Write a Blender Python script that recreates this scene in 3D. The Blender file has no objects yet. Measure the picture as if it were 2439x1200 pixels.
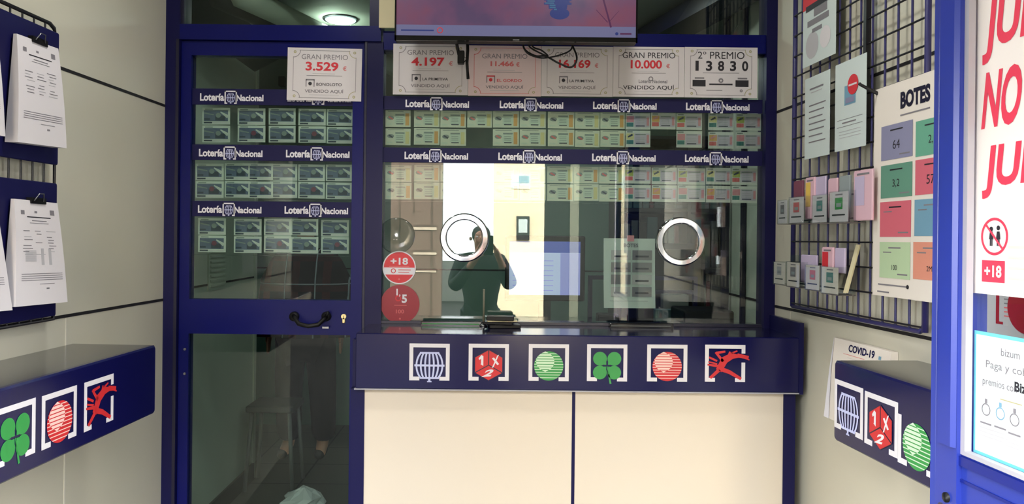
import bpy, math, random
from mathutils import Matrix, Vector
random.seed(7)
PI = math.pi
sc = bpy.context.scene
COL = sc.collection

# ------------------------------------------------------------------ camera, light, exposure
EYE = 1.5
FPX, PX0, PY0, ROLL = 1829.0, 1163.0, 566.0, 0.0105      # focal length and horizon point of the photograph
cam_d = bpy.data.cameras.new('camera'); cam = bpy.data.objects.new('camera', cam_d); COL.objects.link(cam)
cam_d.sensor_fit = 'HORIZONTAL'; cam_d.sensor_width = 36.0; cam_d.lens = 36.0 * FPX / 2439.0
cam_d.shift_x = (1219.5 - PX0) / 2439.0; cam_d.shift_y = -(600 - PY0) / 2439.0
cam_d.clip_start = 0.005
cam.matrix_world = Matrix.Translation((0, 0, EYE)) @ Matrix.Rotation(PI / 2, 4, 'X') @ Matrix.Rotation(ROLL, 4, 'Z')
sc.camera = cam

world = bpy.data.worlds.new('world'); sc.world = world; world.use_nodes = True
bg = world.node_tree.nodes['Background']
bg.inputs['Color'].default_value = (0.95, 0.97, 1.0, 1); bg.inputs['Strength'].default_value = 40.0

sun_d = bpy.data.lights.new('sun', 'SUN'); sun_d.energy = 88.0; sun_d.angle = 0.01; sun_d.color = (1.0, 0.93, 0.82)
sun = bpy.data.objects.new('sun', sun_d); COL.objects.link(sun)
sun.rotation_euler = Vector((0.10, -0.82, -0.56)).to_track_quat('-Z', 'Y').to_euler()

por_d = bpy.data.lights.new('street_opening_portal', 'AREA'); por_d.shape = 'RECTANGLE'; por_d.size = 3.0; por_d.size_y = 2.1
por_d.cycles.is_portal = True
por = bpy.data.objects.new('street_opening_portal', por_d); COL.objects.link(por)
por.location = (-0.1, 0.56, 1.05); por.rotation_euler = (PI / 2, 0, 0)

vs = sc.view_settings
vs.view_transform = 'Standard'; vs.look = 'None'; vs.gamma = 1.0; vs.use_curve_mapping = False
vs.exposure = -1.33
sc.cycles.max_bounces = 10; sc.cycles.diffuse_bounces = 4; sc.cycles.glossy_bounces = 5
sc.cycles.transparent_max_bounces = 24; sc.cycles.transmission_bounces = 6
sc.cycles.caustics_reflective = False; sc.cycles.caustics_refractive = False
sc.cycles.sample_clamp_indirect = 60.0
sc.cycles.use_denoising = True

# ------------------------------------------------------------------ materials
def lin(c):
    return tuple(((x / 255.0) / 12.92 if x / 255.0 <= 0.04045 else (((x / 255.0) + 0.055) / 1.055) ** 2.4) for x in c)
MATS = {}
def mat(name, rgb, rough=0.5, metal=0.0, spec=0.5, noise=0.0, nscale=6.0, emit=None, estr=0.0, bump=0.0, coat=0.0):
    m = bpy.data.materials.new(name); m.use_nodes = True; nt = m.node_tree
    b = nt.nodes['Principled BSDF']; c = lin(rgb)
    b.inputs['Base Color'].default_value = (*c, 1)
    b.inputs['Roughness'].default_value = rough; b.inputs['Metallic'].default_value = metal
    b.inputs['Specular IOR Level'].default_value = spec
    b.inputs['Coat Weight'].default_value = coat; b.inputs['Coat Roughness'].default_value = 0.08
    if noise or bump:
        tc = nt.nodes.new('ShaderNodeTexCoord'); n = nt.nodes.new('ShaderNodeTexNoise')
        n.inputs['Scale'].default_value = nscale; n.inputs['Detail'].default_value = 4
        nt.links.new(tc.outputs['Object'], n.inputs['Vector'])
        if noise:
            mx = nt.nodes.new('ShaderNodeMix'); mx.data_type = 'RGBA'
            mx.inputs[6].default_value = (*[x * (1 - noise) for x in c], 1)
            mx.inputs[7].default_value = (*[min(1, x * (1 + noise)) for x in c], 1)
            nt.links.new(n.outputs['Fac'], mx.inputs[0]); nt.links.new(mx.outputs[2], b.inputs['Base Color'])
        if bump:
            bp = nt.nodes.new('ShaderNodeBump'); bp.inputs['Strength'].default_value = bump; bp.inputs['Distance'].default_value = 0.002
            nt.links.new(n.outputs['Fac'], bp.inputs['Height']); nt.links.new(bp.outputs['Normal'], b.inputs['Normal'])
    if emit:
        b.inputs['Emission Color'].default_value = (*lin(emit), 1); b.inputs['Emission Strength'].default_value = estr
    MATS[name] = m
    return m

def glass(name, tint, f0, rough=0.0):
    m = bpy.data.materials.new(name); m.use_nodes = True; nt = m.node_tree; nt.nodes.clear()
    o = nt.nodes.new('ShaderNodeOutputMaterial'); mix = nt.nodes.new('ShaderNodeMixShader')
    t = nt.nodes.new('ShaderNodeBsdfTransparent'); t.inputs[0].default_value = (*tint, 1)
    g = nt.nodes.new('ShaderNodeBsdfGlossy'); g.inputs['Roughness'].default_value = rough
    lw = nt.nodes.new('ShaderNodeLayerWeight'); lw.inputs['Blend'].default_value = 0.5
    p = nt.nodes.new('ShaderNodeMath'); p.operation = 'POWER'; p.inputs[1].default_value = 5
    a = nt.nodes.new('ShaderNodeMath'); a.operation = 'MULTIPLY_ADD'; a.inputs[1].default_value = 1 - f0; a.inputs[2].default_value = f0
    nt.links.new(lw.outputs['Facing'], p.inputs[0]); nt.links.new(p.outputs[0], a.inputs[0])
    nt.links.new(a.outputs[0], mix.inputs[0]); nt.links.new(t.outputs[0], mix.inputs[1]); nt.links.new(g.outputs[0], mix.inputs[2])
    nt.links.new(mix.outputs[0], o.inputs[0])
    MATS[name] = m
    return m

mat('wall_panel', (208, 204, 186), 0.35, noise=0.05, nscale=1.6)
mat('joint', (26, 24, 26), 0.6)
mat('joint_light', (225, 220, 205), 0.5)
mat('navy', (17, 17, 68), 0.35, spec=0.22, noise=0.06, nscale=3)
mat('navy_door', (7, 14, 92), 0.3, spec=0.22, noise=0.06, nscale=3)
mat('navy_fascia', (14, 15, 68), 0.2, spec=0.35, coat=0.08)
mat('navy_top', (24, 24, 62), 0.13, coat=0.5)
mat('shelf_top', (42, 40, 46), 0.2, coat=0.4)
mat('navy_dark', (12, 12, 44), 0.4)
mat('navy_band', (17, 16, 68), 0.5, spec=0.25)
mat('blue_door', (42, 58, 150), 0.28, noise=0.05, nscale=4)
mat('blue_door_edge', (20, 34, 120), 0.3)  # darker copy of the door blue, shade painted into the moulding strips
mat('gasket', (170, 168, 175), 0.4)
mat('cream_panel', (224, 212, 194), 0.32, noise=0.02, nscale=2.0)
mat('cream', (226, 216, 176), 0.5)
mat('white_vinyl', (232, 230, 238), 0.5)
mat('emb_white', (226, 222, 226), 0.45)
mat('emb_lilac', (196, 200, 236), 0.45)
mat('emb_red', (205, 38, 44), 0.45)
mat('emb_green', (52, 150, 72), 0.45)
mat('emb_pale_green', (205, 232, 200), 0.45)
mat('emb_pink', (244, 205, 195), 0.45)
mat('paper', (222, 217, 220), 0.7)
mat('paper_warm', (232, 224, 214), 0.7)
mat('paper_pink', (228, 208, 210), 0.7)
mat('paper_cyan', (208, 220, 218), 0.7)
mat('poster_white', (236, 228, 222), 0.6)
mat('print_black', (34, 32, 40), 0.6)
mat('print_grey', (128, 124, 130), 0.6)
mat('print_lightgrey', (186, 184, 188), 0.6)
mat('print_red', (214, 48, 60), 0.6)
mat('print_softred', (222, 110, 112), 0.6)
mat('print_gold', (176, 170, 128), 0.6)
mat('brush_red', (222, 58, 84), 0.55)
mat('sticker_red', (214, 34, 48), 0.4)
mat('sticker_dark', (158, 28, 46), 0.4)
mat('black', (13, 13, 15), 0.45, spec=0.3)
mat('black_gloss', (10, 10, 12), 0.15)
mat('wire_navy', (48, 46, 102), 0.4)
mat('wire_black', (20, 20, 26), 0.4)
mat('chrome', (215, 215, 218), 0.06, metal=1.0)
mat('steel', (150, 150, 152), 0.3, metal=1.0)
mat('brass', (225, 205, 150), 0.3, metal=0.8)
mat('t_green', (208, 224, 208), 0.6)
mat('t_base', (222, 226, 220), 0.6)
mat('t_blue', (100, 112, 138), 0.6, noise=0.35, nscale=45)
mat('t_dark', (60, 70, 86), 0.6)
mat('t_grey', (140, 152, 150), 0.6)
mat('t_yellow', (224, 216, 156), 0.6)
mat('t_ygreen', (222, 228, 208), 0.6)
mat('t_lilac', (204, 194, 214), 0.6)
mat('t_pink', (222, 150, 160), 0.6)
mat('t_orange', (224, 170, 100), 0.6)
mat('t_olive', (176, 184, 96), 0.6)
mat('t_teal', (70, 130, 128), 0.6)
mat('box_violet', (138, 138, 168), 0.6)
mat('box_green', (104, 168, 142), 0.6)
mat('box_teal', (98, 148, 128), 0.6)
mat('box_red', (212, 104, 120), 0.6)
mat('box_blue', (116, 160, 184), 0.6)
mat('box_pale', (186, 210, 170), 0.6)
mat('box_orange', (222, 148, 126), 0.6)
mat('leaf_pink', (226, 186, 200), 0.5)
mat('leaf_lilac', (200, 186, 216), 0.5)
mat('leaf_yellow', (236, 200, 96), 0.5)
mat('leaf_maroon', (130, 70, 90), 0.5)
mat('leaf_grey', (150, 160, 162), 0.5)
mat('holder_grey', (120, 112, 110), 0.3)
mat('cyan_border', (110, 200, 216), 0.5)
mat('interior_wall', (206, 212, 196), 0.55, noise=0.04, nscale=2)
mat('interior_back', (134, 172, 158), 0.55, noise=0.04, nscale=2)
mat('interior_dark', (42, 46, 46), 0.5)
mat('interior_ceiling', (150, 154, 148), 0.7)
mat('folder_teal', (84, 112, 116), 0.5)
mat('folder_grey', (100, 104, 104), 0.5)
mat('folder_red', (110, 44, 60), 0.5)
mat('skin', (205, 150, 125), 0.55)
mat('hair', (30, 22, 18), 0.6)
mat('jacket', (30, 36, 40), 0.8, noise=0.2, nscale=20)
mat('jeans', (46, 52, 60), 0.8, noise=0.2, nscale=20)
mat('trousers', (10, 10, 13), 0.9, spec=0.1)
mat('shoe', (20, 20, 22), 0.6)
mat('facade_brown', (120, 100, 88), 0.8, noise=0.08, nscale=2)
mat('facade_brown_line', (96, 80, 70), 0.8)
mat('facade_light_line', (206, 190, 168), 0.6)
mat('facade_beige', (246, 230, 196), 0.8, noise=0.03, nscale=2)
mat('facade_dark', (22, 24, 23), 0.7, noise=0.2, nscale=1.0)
mat('facade_pale', (120, 120, 104), 0.7)
mat('far_wall', (205, 208, 200), 0.8)
mat('lamp_white', (255, 255, 255), 0.5, emit=(225, 255, 248), estr=6.0)
mat('screen_blue', (20, 30, 90), 0.3, emit=(62, 84, 180), estr=1.9)
mat('screen_white', (150, 160, 200), 0.3, emit=(190, 202, 240), estr=1.8)
mat('screen_lilac', (130, 130, 200), 0.3, emit=(150, 155, 220), estr=1.7)
mat('tv_banner', (60, 60, 90), 0.25, emit=(112, 112, 146), estr=1.5)
mat('tv_blue', (20, 30, 80), 0.25, emit=(44, 56, 116), estr=1.4)
mat('tv_cyan', (20, 60, 90), 0.25, emit=(70, 120, 150), estr=1.2)
mat('tv_branch', (50, 20, 50), 0.25, emit=(90, 44, 84), estr=1.2)
mat('bag_white', (210, 214, 214), 0.4)
mat('red_pad', (140, 40, 50), 0.5)
glass('pane', (0.845, 0.895, 0.868), 0.055)
glass('door_pane', (0.80, 0.87, 0.84), 0.022)
glass('pane_clear', (0.93, 0.96, 0.96), 0.035)
glass('acrylic', (0.93, 0.95, 0.95), 0.06, 0.03)
glass('acrylic_disc', (0.86, 0.89, 0.88), 0.04, 0.12)

def tile_mat(name, a, b, size, rough):
    m = bpy.data.materials.new(name); m.use_nodes = True; nt = m.node_tree; p = nt.nodes['Principled BSDF']
    tc = nt.nodes.new('ShaderNodeTexCoord'); br = nt.nodes.new('ShaderNodeTexBrick')
    br.offset = 0; br.inputs['Scale'].default_value = 1.0
    br.inputs['Color1'].default_value = (*lin(a), 1); br.inputs['Color2'].default_value = (*[x * 0.9 for x in lin(a)], 1)
    br.inputs['Mortar'].default_value = (*lin(b), 1); br.inputs['Mortar Size'].default_value = 0.006
    br.inputs['Brick Width'].default_value = size; br.inputs['Row Height'].default_value = size
    nt.links.new(tc.outputs['Object'], br.inputs['Vector']); nt.links.new(br.outputs['Color'], p.inputs['Base Color'])
    p.inputs['Roughness'].default_value = rough; MATS[name] = m
tile_mat('floor_tile', (96, 94, 86), (50, 50, 46), 0.4, 0.35)
tile_mat('pavement', (62, 60, 57), (44, 43, 41), 0.5, 0.8)

def tv_material():
    m = bpy.data.materials.new('tv_picture'); m.use_nodes = True; nt = m.node_tree; p = nt.nodes['Principled BSDF']
    tc = nt.nodes.new('ShaderNodeTexCoord'); n = nt.nodes.new('ShaderNodeTexNoise'); n.inputs['Scale'].default_value = 5.5
    n.inputs['Detail'].default_value = 3
    cr = nt.nodes.new('ShaderNodeValToRGB')
    cr.color_ramp.elements[0].position = 0.36; cr.color_ramp.elements[0].color = (*lin((96, 74, 108)), 1)
    cr.color_ramp.elements[1].position = 0.66; cr.color_ramp.elements[1].color = (*lin((140, 76, 100)), 1)
    e = cr.color_ramp.elements.new(0.5); e.color = (*lin((122, 80, 112)), 1)
    nt.links.new(tc.outputs['Object'], n.inputs['Vector']); nt.links.new(n.outputs['Fac'], cr.inputs[0])
    nt.links.new(cr.outputs[0], p.inputs['Emission Color']); p.inputs['Emission Strength'].default_value = 1.5
    p.inputs['Base Color'].default_value = (0.02, 0.015, 0.03, 1); p.inputs['Roughness'].default_value = 0.25
    MATS['tv_picture'] = m
tv_material()

def plaid_material():
    m = bpy.data.materials.new('plaid'); m.use_nodes = True; nt = m.node_tree; p = nt.nodes['Principled BSDF']
    L = nt.links.new
    tc = nt.nodes.new('ShaderNodeTexCoord'); sp = nt.nodes.new('ShaderNodeSeparateXYZ'); L(tc.outputs['Object'], sp.inputs[0])
    def band(out, period, width, off):
        a = nt.nodes.new('ShaderNodeMath'); a.operation = 'ADD'; a.inputs[1].default_value = off; L(out, a.inputs[0])
        f = nt.nodes.new('ShaderNodeMath'); f.operation = 'PINGPONG'; f.inputs[1].default_value = period / 2; L(a.outputs[0], f.inputs[0])
        l = nt.nodes.new('ShaderNodeMath'); l.operation = 'LESS_THAN'; l.inputs[1].default_value = width / 2; L(f.outputs[0], l.inputs[0])
        return l.outputs[0]
    def mixc(fac, c1, c2):
        x = nt.nodes.new('ShaderNodeMix'); x.data_type = 'RGBA'; L(fac, x.inputs[0])
        if isinstance(c1, tuple): x.inputs[6].default_value = (*lin(c1), 1)
        else: L(c1, x.inputs[6])
        x.inputs[7].default_value = (*lin(c2), 1)
        return x.outputs[2]
    c = mixc(band(sp.outputs['X'], 0.20, 0.05, 0.03), (26, 22, 34), (74, 22, 30))
    c = mixc(band(sp.outputs['Z'], 0.20, 0.04, 0.05), c, (60, 22, 32))
    c = mixc(band(sp.outputs['X'], 0.20, 0.008, 0.10), c, (170, 180, 190))
    c = mixc(band(sp.outputs['Z'], 0.20, 0.008, 0.02), c, (170, 170, 180))
    L(c, p.inputs['Base Color']); p.inputs['Roughness'].default_value = 0.9; p.inputs['Specular IOR Level'].default_value = 0.1
    MATS['plaid'] = m
plaid_material()

# ------------------------------------------------------------------ frames: real planes of the place, measured through the photograph
def ray(px, py):
    dx, dy = px - PX0, py - PY0
    c, s = math.cos(ROLL), math.sin(ROLL)
    return ((dx * c + dy * s) / FPX, 1.0, -(-dx * s + dy * c) / FPX)
class Frame:
    """local x to the right along the wall, local y into the wall, local z up"""
    def __init__(s, ox, oy, ang):
        s.ox, s.oy, s.a = ox, oy, ang
        s.M = Matrix.Translation((ox, oy, 0)) @ Matrix.Rotation(ang, 4, 'Z')
    def at(s, px, py, off=0.0):
        d = ray(px, py); nx, ny = -math.sin(s.a), math.cos(s.a)
        k = (nx * s.ox + ny * s.oy - off) / (nx * d[0] + ny * d[1])
        x, y, z = d[0] * k - s.ox, d[1] * k - s.oy, EYE + d[2] * k
        return (x * math.cos(s.a) + y * math.sin(s.a), z)
    def rect(s, x0, y0, x1, y1, off=0.0):      # pixel corners upper left, lower right -> u0, u1, v0, v1
        a = s.at(x0, y0, off); b = s.at(x1, y1, off); c = s.at(x1, y0, off); d = s.at(x0, y1, off)
        return a[0], b[0], d[1], a[1]
FY = 3.05
SP = 0.0547
F = Frame(0, FY, 0)
Lf = Frame(-1.275, FY, math.atan2(1, SP))
R = Frame(1.128, FY, math.atan2(-1, SP))
D = Frame(0.86, 1.49, math.atan2(-1, SP))

# ------------------------------------------------------------------ mesh builder
TEXTS = {}
def text_geo(s, bold):
    k = (s, bold)
    if k not in TEXTS:
        cu = bpy.data.curves.new('t', 'FONT'); cu.body = s; cu.size = 1.0; cu.resolution_u = 4; cu.offset = bold
        ob = bpy.data.objects.new('t', cu); COL.objects.link(ob)
        dg = bpy.context.evaluated_depsgraph_get(); dg.update()
        ev = ob.evaluated_get(dg); me = ev.to_mesh()
        v = [(p.co.x, p.co.y) for p in me.vertices]; f = [tuple(p.vertices) for p in me.polygons]
        ev.to_mesh_clear(); bpy.data.objects.remove(ob); bpy.data.curves.remove(cu)
        TEXTS[k] = (v, f)
    return TEXTS[k]

class MB:
    def __init__(s): s.v = []; s.f = []; s.m = []; s.mats = []; s.sm = []
    def mi(s, m):
        if m not in s.mats: s.mats.append(m)
        return s.mats.index(m)
    def add(s, vs_, fs, m, smooth=False):
        b = len(s.v); s.v += [tuple(p) for p in vs_]; i = s.mi(m)
        for f in fs: s.f.append(tuple(b + k for k in f)); s.m.append(i); s.sm.append(smooth)
        return s
    def box(s, x0, x1, y0, y1, z0, z1, m):
        return s.add([(x0, y0, z0), (x1, y0, z0), (x1, y1, z0), (x0, y1, z0), (x0, y0, z1), (x1, y0, z1), (x1, y1, z1), (x0, y1, z1)],
                     [(0, 3, 2, 1), (4, 5, 6, 7), (0, 1, 5, 4), (1, 2, 6, 5), (2, 3, 7, 6), (3, 0, 4, 7)], m)
    def rbox(s, x0, x1, y0, y1, z0, z1, m, r=0.004):   # box with chamfered edges, seen from -y
        n = 3; pts = []
        for cx, cz, a0 in ((x1 - r, z1 - r, 0), (x0 + r, z1 - r, 90), (x0 + r, z0 + r, 180), (x1 - r, z0 + r, 270)):
            for k in range(n + 1):
                a = math.radians(a0 + 90 * k / n); pts.append((cx + r * math.cos(a), cz + r * math.sin(a)))
        return s.prism(pts, y0, y1, m, r * 0.6)
    def prism(s, pts, y0, y1, m, ch=0.0):              # outline (x, z), counter-clockwise seen from -y
        ar = sum(pts[i][0] * pts[(i + 1) % len(pts)][1] - pts[(i + 1) % len(pts)][0] * pts[i][1] for i in range(len(pts)))
        if ar < 0: pts = pts[::-1]
        n = len(pts); vs_ = []
        if ch > 0:
            cx = sum(p[0] for p in pts) / n; cz = sum(p[1] for p in pts) / n
            w = max(abs(p[0] - cx) for p in pts); h = max(abs(p[1] - cz) for p in pts)
            inn = [(cx + (p[0] - cx) * (1 - ch / max(w, 1e-6)), cz + (p[1] - cz) * (1 - ch / max(h, 1e-6))) for p in pts]
            rings = [(inn, y0), (pts, y0 + ch), (pts, y1)]
        else: rings = [(pts, y0), (pts, y1)]
        for rp, y in rings: vs_ += [(p[0], y, p[1]) for p in rp]
        fs = [tuple(range(n))]
        for q in range(len(rings) - 1):
            for i in range(n):
                j = (i + 1) % n; fs.append((q * n + j, q * n + i, (q + 1) * n + i, (q + 1) * n + j))
        fs.append(tuple(reversed(range((len(rings) - 1) * n, len(rings) * n))))
        return s.add(vs_, fs, m)
    def flat(s, pts, y, m):                            # print: one face of ink at depth y
        ar = sum(pts[i][0] * pts[(i + 1) % len(pts)][1] - pts[(i + 1) % len(pts)][0] * pts[i][1] for i in range(len(pts)))
        if ar < 0: pts = pts[::-1]
        return s.add([(p[0], y, p[1]) for p in pts], [tuple(range(len(pts)))], m)
    def q(s, x0, x1, z0, z1, y, m): return s.flat([(x0, z0), (x1, z0), (x1, z1), (x0, z1)], y, m)
    def disc(s, cx, cz, r, y0, y1, m, n=40, ch=0.0, rz=None):
        rz = rz or r
        return s.prism([(cx + r * math.cos(2 * PI * k / n), cz + rz * math.sin(2 * PI * k / n)) for k in range(n)], y0, y1, m, ch)
    def fdisc(s, cx, cz, r, y, m, n=32, rz=None):
        rz = rz or r
        return s.flat([(cx + r * math.cos(2 * PI * k / n), cz + rz * math.sin(2 * PI * k / n)) for k in range(n)], y, m)
    def fring(s, cx, cz, r0, r1, y, m, n=40, a0=0, a1=360):
        a = [math.radians(a0 + (a1 - a0) * k / n) for k in range(n + 1)]
        v = [(cx + r0 * math.cos(t), y, cz + r0 * math.sin(t)) for t in a] + [(cx + r1 * math.cos(t), y, cz + r1 * math.sin(t)) for t in a]
        return s.add(v, [(k, k + n + 1, k + n + 2, k + 1)[::-1] for k in range(n)], m)
    def stroke(s, p, q_, w0, w1, y, m):
        dx, dz = q_[0] - p[0], q_[1] - p[1]; l = math.hypot(dx, dz) or 1; nx, nz = -dz / l, dx / l
        return s.flat([(p[0] + nx * w0 / 2, p[1] + nz * w0 / 2), (q_[0] + nx * w1 / 2, q_[1] + nz * w1 / 2),
                       (q_[0] - nx * w1 / 2, q_[1] - nz * w1 / 2), (p[0] - nx * w0 / 2, p[1] - nz * w0 / 2)], y, m)
    def text(s, t, x, z, h, y, m, width=None, bold=0.02, align='C', A=None):
        v, f = text_geo(t, bold)
        if not v: return s
        x0 = min(p[0] for p in v); x1 = max(p[0] for p in v); z0 = min(p[1] for p in v); z1 = max(p[1] for p in v)
        kz = h / (z1 - z0); kx = kz if width is None else width / (x1 - x0)
        w = (x1 - x0) * kx
        ox = {'C': -w / 2, 'L': 0, 'R': -w}[align]
        out = []
        for p in v:
            a, b = (p[0] - x0) * kx + ox, (p[1] - z0) * kz - h / 2
            if A: a, b = A[0] * a + A[1] * b, A[2] * a + A[3] * b
            out.append((x + a, y, z + b))
        return s.add(out, f, m)
    def tube(s, pts, r, m, n=8, caps=True):
        P = [Vector(p) for p in pts]; vs_ = []; up = Vector((0, 0, 1))
        rr = r if isinstance(r, (list, tuple)) else [r] * len(P)
        for i, p in enumerate(P):
            t = (P[min(i + 1, len(P) - 1)] - P[max(i - 1, 0)]).normalized()
            a = t.cross(up)
            if a.length < 0.05: a = t.cross(Vector((0, 1, 0)))
            a.normalize(); b = t.cross(a).normalized()
            for k in range(n):
                an = 2 * PI * k / n; vs_.append(p + (a * math.cos(an) + b * math.sin(an)) * rr[i])
        fs = []
        for i in range(len(P) - 1):
            for k in range(n):
                j = (k + 1) % n; fs.append((i * n + k, i * n + j, (i + 1) * n + j, (i + 1) * n + k))
        if caps: fs.append(tuple(reversed(range(n)))); fs.append(tuple(range((len(P) - 1) * n, len(P) * n)))
        return s.add(vs_, fs, m, True)
    def lathe(s, prof, m, n=32, c=(0, 0, 0), axis='z', close=False):   # profile (radius, height)
        vs_ = []
        for r, h in prof:
            for k in range(n):
                a = 2 * PI * k / n; x, y = r * math.cos(a), r * math.sin(a)
                vs_.append((c[0] + x, c[1] + y, c[2] + h) if axis == 'z' else (c[0] + x, c[1] + h, c[2] + y))
        fs = []; L_ = len(prof)
        for i in range(L_ if close else L_ - 1):
            i2 = (i + 1) % L_
            for k in range(n):
                j = (k + 1) % n; fs.append((i * n + k, i * n + j, i2 * n + j, i2 * n + k))
        if not close: fs.append(tuple(reversed(range(n)))); fs.append(tuple(range((L_ - 1) * n, L_ * n)))
        return s.add(vs_, fs, m, True)
    def build(s, name, M=None, parent=None, origin=None):
        if origin is None and parent is None and s.v:
            origin = tuple((min(p[i] for p in s.v) + max(p[i] for p in s.v)) / 2 for i in range(3))
        me = bpy.data.meshes.new(name)
        o_ = origin or (0, 0, 0)
        me.from_pydata([(p[0] - o_[0], p[1] - o_[1], p[2] - o_[2]) for p in s.v], [], s.f)
        for m in s.mats: me.materials.append(MATS[m])
        for p, i, sm in zip(me.polygons, s.m, s.sm): p.material_index = i; p.use_smooth = sm
        me.update()
        ob = bpy.data.objects.new(name, me); COL.objects.link(ob)
        if parent is not None: ob.parent = parent; ob.location = o_
        else: ob.matrix_world = (M or Matrix.Identity(4)) @ Matrix.Translation(o_)
        return ob

def tag(o, label=None, cat=None, group=None, kind=None):
    if label: o['label'] = label
    if cat: o['category'] = cat
    if group: o['group'] = group
    if kind: o['kind'] = kind
    return o
def empty(name, M, label=None, cat=None, group=None, kind=None):
    o = bpy.data.objects.new(name, None); COL.objects.link(o); o.matrix_world = M; o.empty_display_size = 0.1
    return tag(o, label, cat, group, kind)
def T(x, y, z): return Matrix.Translation((x, y, z))
def struct(mb, name, M=None, label=None, cat=None):
    return tag(mb.build(name, M), label, cat, kind='structure')

# ------------------------------------------------------------------ the setting
CEIL, ST = 2.95, 0.6                                   # vestibule ceiling, street line
b = MB().box(-2.45, 1.8, ST, 6.3, -0.1, 0, 'floor_tile'); struct(b, 'floor', None, 'dark tiled shop floor', 'floor')
b = MB().box(-1.6, 1.5, ST, FY, CEIL, CEIL + 0.1, 'interior_ceiling'); struct(b, 'ceiling', None, 'ceiling over the entrance space', 'ceiling')
b = MB().box(-2.45, 0.0, 0, 0.1, 0, CEIL, 'wall_panel'); struct(b, 'wall_left', Lf.M, 'pale panelled wall beside the glazed door', 'wall')
b = MB().box(0.0, 2.45, 0, 0.1, 0, CEIL, 'wall_panel'); struct(b, 'wall_right', R.M, 'pale panelled wall carrying the wire rack and poster', 'wall')
n_tr = 0
def trim(mb, M, label):
    global n_tr
    n_tr += 1
    return struct(mb, 'trim_%d' % n_tr, M, label, 'trim')
for fr, x0, x1, nm in ((Lf, -2.45, -0.002, 'door-side wall'), (R, 0.002, 2.45, 'wall behind the wire rack')):
    for z, w in ((1.243, 'lower'), (2.005, 'upper')):
        trim(MB().box(x0, x1, -0.0015, 0.004, z - 0.005, z + 0.005, 'joint'), fr.M, w + ' black joint line between panels of the ' + nm)
u = Lf.at(157, 780)[0]; trim(MB().box(u - 0.003, u + 0.003, -0.001, 0.003, 0, 1.238, 'joint_light'), Lf.M, 'pale upright joint above the wall shelf by the clipboards')
u = R.at(1882, 800)[0]; trim(MB().box(u - 0.002, u + 0.002, -0.001, 0.003, 0, 1.238, 'joint_light'), R.M, 'pale upright joint beside the counter end')
b = MB().box(-1.75, 1.6, ST - 0.02, ST + 0.12, 2.07, CEIL, 'wall_panel'); struct(b, 'wall_lintel', None, 'lintel above the street opening', 'wall')
# unseen slab added above the shop to shade the pavement from the sun
b = MB().box(-4, 4, ST, 6.3, CEIL + 0.1, 3.4, 'facade_beige'); struct(b, 'wall_upper', None, 'upper storey above the shop', 'wall')
b = MB().box(-4, -1.62, ST, ST + 0.2, 0, CEIL, 'facade_beige'); struct(b, 'wall_outer_left', None, 'street front beside the shop', 'wall')
b = MB().box(1.45, 4, ST, ST + 0.2, 0, CEIL, 'facade_beige'); struct(b, 'wall_outer_right', None, 'street front beyond the open door', 'wall')

# back room seen through the glass
IC = 2.6
b = MB().box(-2.4, 1.75, FY + 0.05, 6.3, IC, IC + 0.08, 'interior_ceiling'); struct(b, 'ceiling_back', None, 'ceiling of the office behind the glass', 'ceiling')
b = MB().box(-1.54, -1.44, FY + 0.05, 4.73, 0, IC, 'interior_wall'); struct(b, 'wall_back_left', None, 'office wall beyond the glazed door', 'wall')
b = MB().box(-2.4, -1.54, 4.66, 4.73, 0, IC, 'interior_wall'); b.box(-2.4, -2.3, 4.73, 6.2, 0, IC, 'interior_wall'); struct(b, 'wall_recess', None, 'wall of the recess behind the office', 'wall')
b = MB().box(-2.4, 1.75, 6.1, 6.2, 0, IC, 'interior_back'); struct(b, 'wall_back', None, 'greenish rear wall of the office', 'wall')
b = MB().box(1.16, 1.26, FY + 0.05, 3.8, 0, IC, 'interior_wall'); b.box(1.26, 1.7, 3.7, 3.8, 0, IC, 'interior_wall'); struct(b, 'wall_back_right', None, 'office wall beside the counter window', 'wall')
b = MB().box(1.65, 1.75, 3.8, 6.2, 0, IC, 'interior_wall'); struct(b, 'wall_back_far_right', None, 'far office wall behind the dark shelving', 'wall')
trim(MB().box(-2.3, 1.65, 6.096, 6.10, 1.238, 1.248, 'joint'), None, 'black joint across the rear wall of the office')
trim(MB().box(-1.441, -1.437, 3.12, 4.72, 1.238, 1.248, 'joint'), None, 'black joint on the office wall beyond the door')
trim(MB().box(1.157, 1.161, 3.12, 3.79, 1.238, 1.248, 'joint'), None, 'black joint on the office wall beside the window')
struct(MB().box(-1.44, -1.425, 3.12, 4.73, 0, 0.1, 'interior_dark'), 'baseboard_left', None, 'dark baseboard in the office', 'baseboard')
struct(MB().box(-1.54, -1.29, FY + .062, FY + .11, 0, CEIL, 'interior_wall'), 'wall_return_left', None, 'wall return behind the door jamb', 'wall')
struct(MB().box(1.13, 1.26, FY + .062, FY + .11, 0, CEIL, 'interior_wall'), 'wall_return_right', None, 'wall return behind the window post', 'wall')
struct(MB().box(-2.4, 1.75, FY + .10, FY + .16, IC, CEIL + .1, 'interior_ceiling'), 'wall_bulkhead', None, 'bulkhead above the office ceiling', 'wall')
# recess edge post
trim(MB().box(-1.47, -1.43, 4.72, 4.76, 0, IC, 'interior_wall'), None, 'corner strip of the office wall')
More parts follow.
